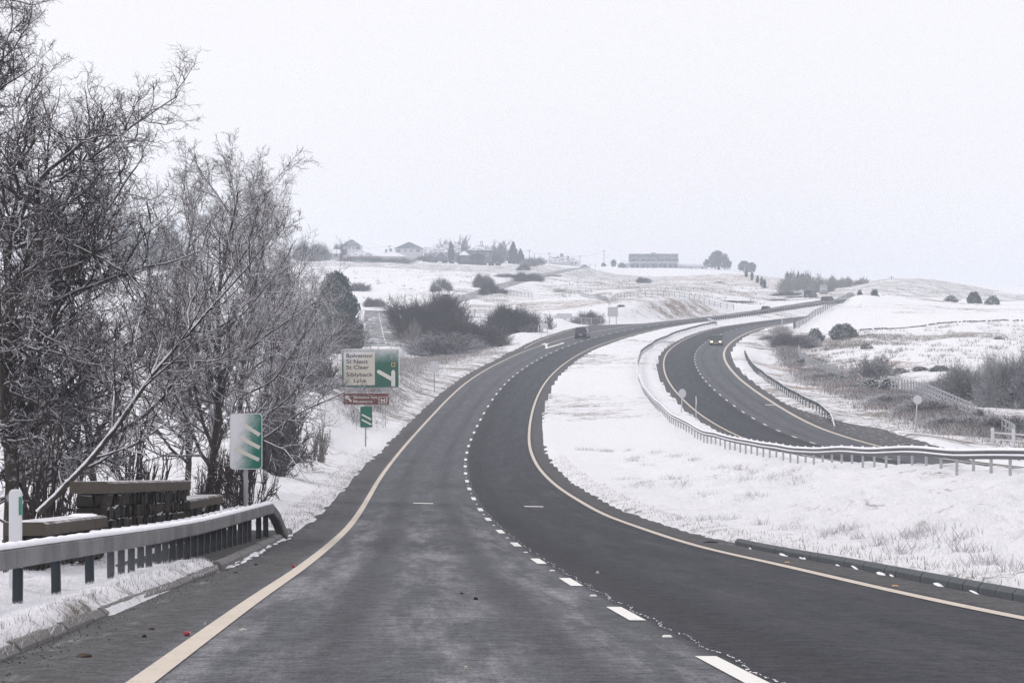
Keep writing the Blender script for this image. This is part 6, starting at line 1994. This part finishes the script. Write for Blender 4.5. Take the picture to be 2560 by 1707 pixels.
H_ = pole('tallest pole on the brow between the farmhouse and the long house', 1510, 670, 625, 1335)
pole('faint pole on the skyline above the far spoil heap', 2229, 704, 690, 900, r=.12)
pole('faint pole above the far wood', 2045, 712, 683, 960, r=.12)
def wire(label, a, b, sag=.8):
    a = np.array(a); b = np.array(b)
    q = np.linspace(0, 1, 14)[:, None]
    P = a * (1 - q) + b * q; P[:, 2] -= sag * 4 * (q * (1 - q))[:, 0]
    mb = MB()
    for i in range(13): mb.bar(P[i], P[i + 1], .05, .05)
    tag(mb.build('overhead_wire', 'wire'), label, 'wire', 'wires strung between the village poles')
wire('wire from the pole behind the bungalow toward the left', A_, tuple(at(850, 618, 1120)))
wire('wire from the bungalow pole to the turret house', A_, tuple(at(1167, 622, 1128)))
wire('wire reaching the first pole from the conifers', tuple(at(1250, 632, 1150)), B_)
wire('wire between the first pole and the pole left of the farmhouse', B_, E_)
wire('wire from the farmhouse left pole to its right corner pole', E_, G_)
wire('wire climbing from the farmhouse corner to the tallest pole', G_, H_)
for lab, px, base, h, w_, d in (('small pale sign beside the parked car at the hilltop', 1475, 668, 1.7, 1.0, 1240), ('little dark notice board at the hilltop', 1488, 669, 1.6, .7, 1245)):
    p = np.array(spot(px, d)); t = thing('small_sign', lab, 'road sign', p)
    MB().cyl((0, 0, -.3), (0, 0, h), .05, n=6).build('post', 'wood_pole', t)
    MB().box((0, -.06, h - .2), (w_, .05, .6)).build('sign_plate', 'sign_back', t)

# ------------------------------------------------------------------ litter and stones on the road
plain('leaf_brown', (.07, .05, .035), .8, .2); plain('can_red', (.38, .06, .07), .5, .4); plain('pebble_pale', (.5, .46, .42), .8, .2); plain('clod', (.028, .024, .02), .9, .1)
plain('twig_brown', (.03, .025, .022), .9, .1)
def lump(name, label, cat, px, py, w, h, mat, rz=0.):
    s, o = main.hit(px, py, 8, 120)
    p = main.pt([s], [o], .0)[0]
    u = p[1] / F
    g = np.random.default_rng(int(px))
    me = bpy.data.meshes.new(name)
    n = 9; V = []; Fc = []
    for j, (rr, zz) in enumerate(((1, 0), (.85, .6), (.4, 1.))):
        for i in range(n):
            a = 6.283 * i / n; r_ = rr * g.uniform(.7, 1.1)
            V.append((math.cos(a) * r_ * w * u / 2, math.sin(a) * r_ * w * u * .45, zz * h * u))
    for j in range(2):
        for i in range(n): Fc.append((j*n+i, j*n+(i+1) % n, (j+1)*n+(i+1) % n, (j+1)*n+i))
    Fc.append(tuple(range(2 * n, 3 * n)))
    me.from_pydata(V, [], Fc); me.materials.append(MATS[mat])
    o = link(bpy.data.objects.new(name, me)); o.location = p; o.rotation_euler = (0, 0, rz)
    return tag(o, label, cat)
def crushed_can(label, px, py, w):
    s, o = main.hit(px, py, 8, 120); p = main.pt([s], [o], .0)[0]; u = p[1] / F
    t = thing('crushed_can', label, 'can', p, .3)
    r_ = .020; w = w * .7
    MB().cyl((-w * u * .38, 0, r_), (w * u * .38, .01, r_ * .9), r_, r_ * .85, 10).build('can_body', 'can_red', t)
    MB().cyl((w * u * .385, 0, r_), (w * u * .5, 0, r_), r_ * .8, r_ * .6, 10).build('can_end', 'pebble_pale', t)
crushed_can('crushed red can lying in the gutter left of the cream edge line', 467, 1589, 26)
crushed_can('small flattened red can beside the edge line below the parapet', 733, 1418, 16)
for q in (('dead_leaf', 'brown curled leaf debris in the gutter near the bottom left corner', 'leaf', 211, 1641, 44, 10, 'leaf_brown'),
          ('mud_clod', 'dark mud clod left of the crushed red can', 'clod', 361, 1592, 15, 7, 'clod'),
          ('dead_leaf', 'brown leaf above the dark mud clod', 'leaf', 380, 1573, 18, 6, 'leaf_brown'),
          ('pebble', 'pale pebble between the kerb and the edge line', 'pebble', 513, 1560, 8, 7, 'pebble_pale'),
          ('pebble', 'flat pale fragment just right of the cream edge line', 'pebble', 607, 1575, 24, 5, 'pebble_pale'),
          ('mud_clod', 'dark clod in the middle of the left lane', 'clod', 1189, 1498, 13, 7, 'clod'),
          ('mud_clod', 'smaller dark clod beside the one in the middle of the lane', 'clod', 1154, 1484, 11, 4, 'clod'),
          ('pebble', 'cream pebble low in the left lane near the bottom of the photo', 'pebble', 1165, 1670, 11, 8, 'pebble_pale'),
          ('pebble', 'pale pebble in the right lane', 'pebble', 1494, 1432, 10, 6, 'pebble_pale'),
          ('twig', 'dark broken twig by the right-hand edge line', 'twig', 1778, 1356, 44, 4, 'twig_brown'),
          ('mud_clod', 'small clod in the gutter close to the paved strip', 'clod', 640, 1412, 11, 4, 'clod'),
          ('dead_leaf', 'flat brown leaf by the kerb below the crash barrier', 'leaf', 590, 1432, 14, 4, 'leaf_brown')):
    lump(*q)
# crumbs of grit along the gutter
g_ = np.random.default_rng(77)
S = _s0 + g_.uniform(14, 80, 1100); O = -4.74 + np.abs(g_.normal(0, .16, 1100))
P = main.pt(S, O, .004); sz = g_.uniform(.003, .012, 1100)
a = g_.uniform(0, 6.28, (1100, 3)) * 0 + np.array([0, 2.09, 4.18]) + g_.uniform(0, 6.28, (1100, 1))
V = P[:, None] + np.stack([np.cos(a) * sz[:, None], np.sin(a) * sz[:, None], 0 * a], -1)
V = np.concatenate([V, (P + np.stack([0 * sz, 0 * sz, sz * .8], -1))[:, None]], 1)
b_ = np.arange(1100)[:, None] * 4
gr = np_obj('gutter_grit', V.reshape(-1, 3), None, np.concatenate([b_ + np.array([0, 1, 3]), b_ + np.array([1, 2, 3]), b_ + np.array([2, 0, 3])]), 'clod'); gr['kind'] = 'stuff'

# ------------------------------------------------------------------ snow hazed air
hm, ht = newmat('haze')
ho = ht.nodes.new('ShaderNodeOutputMaterial'); pv_ = ht.nodes.new('ShaderNodeVolumePrincipled')
pv_.inputs['Color'].default_value = (.82, .90, 1.0, 1)
pv_.inputs['Density'].default_value = .00046
pv_.inputs['Anisotropy'].default_value = .2
ht.links.new(pv_.outputs[0], ho.inputs['Volume'])
top = 86.0
zlo = float(GZ.min()) - 1.2
hz = MB().box((0, 1275, (top + zlo) / 2), (1960, 2660, top - zlo)).build('haze', hm)
hz['kind'] = 'stuff'
print('ground', GZ.min(), GZ.max(), 'haze', zlo, top)
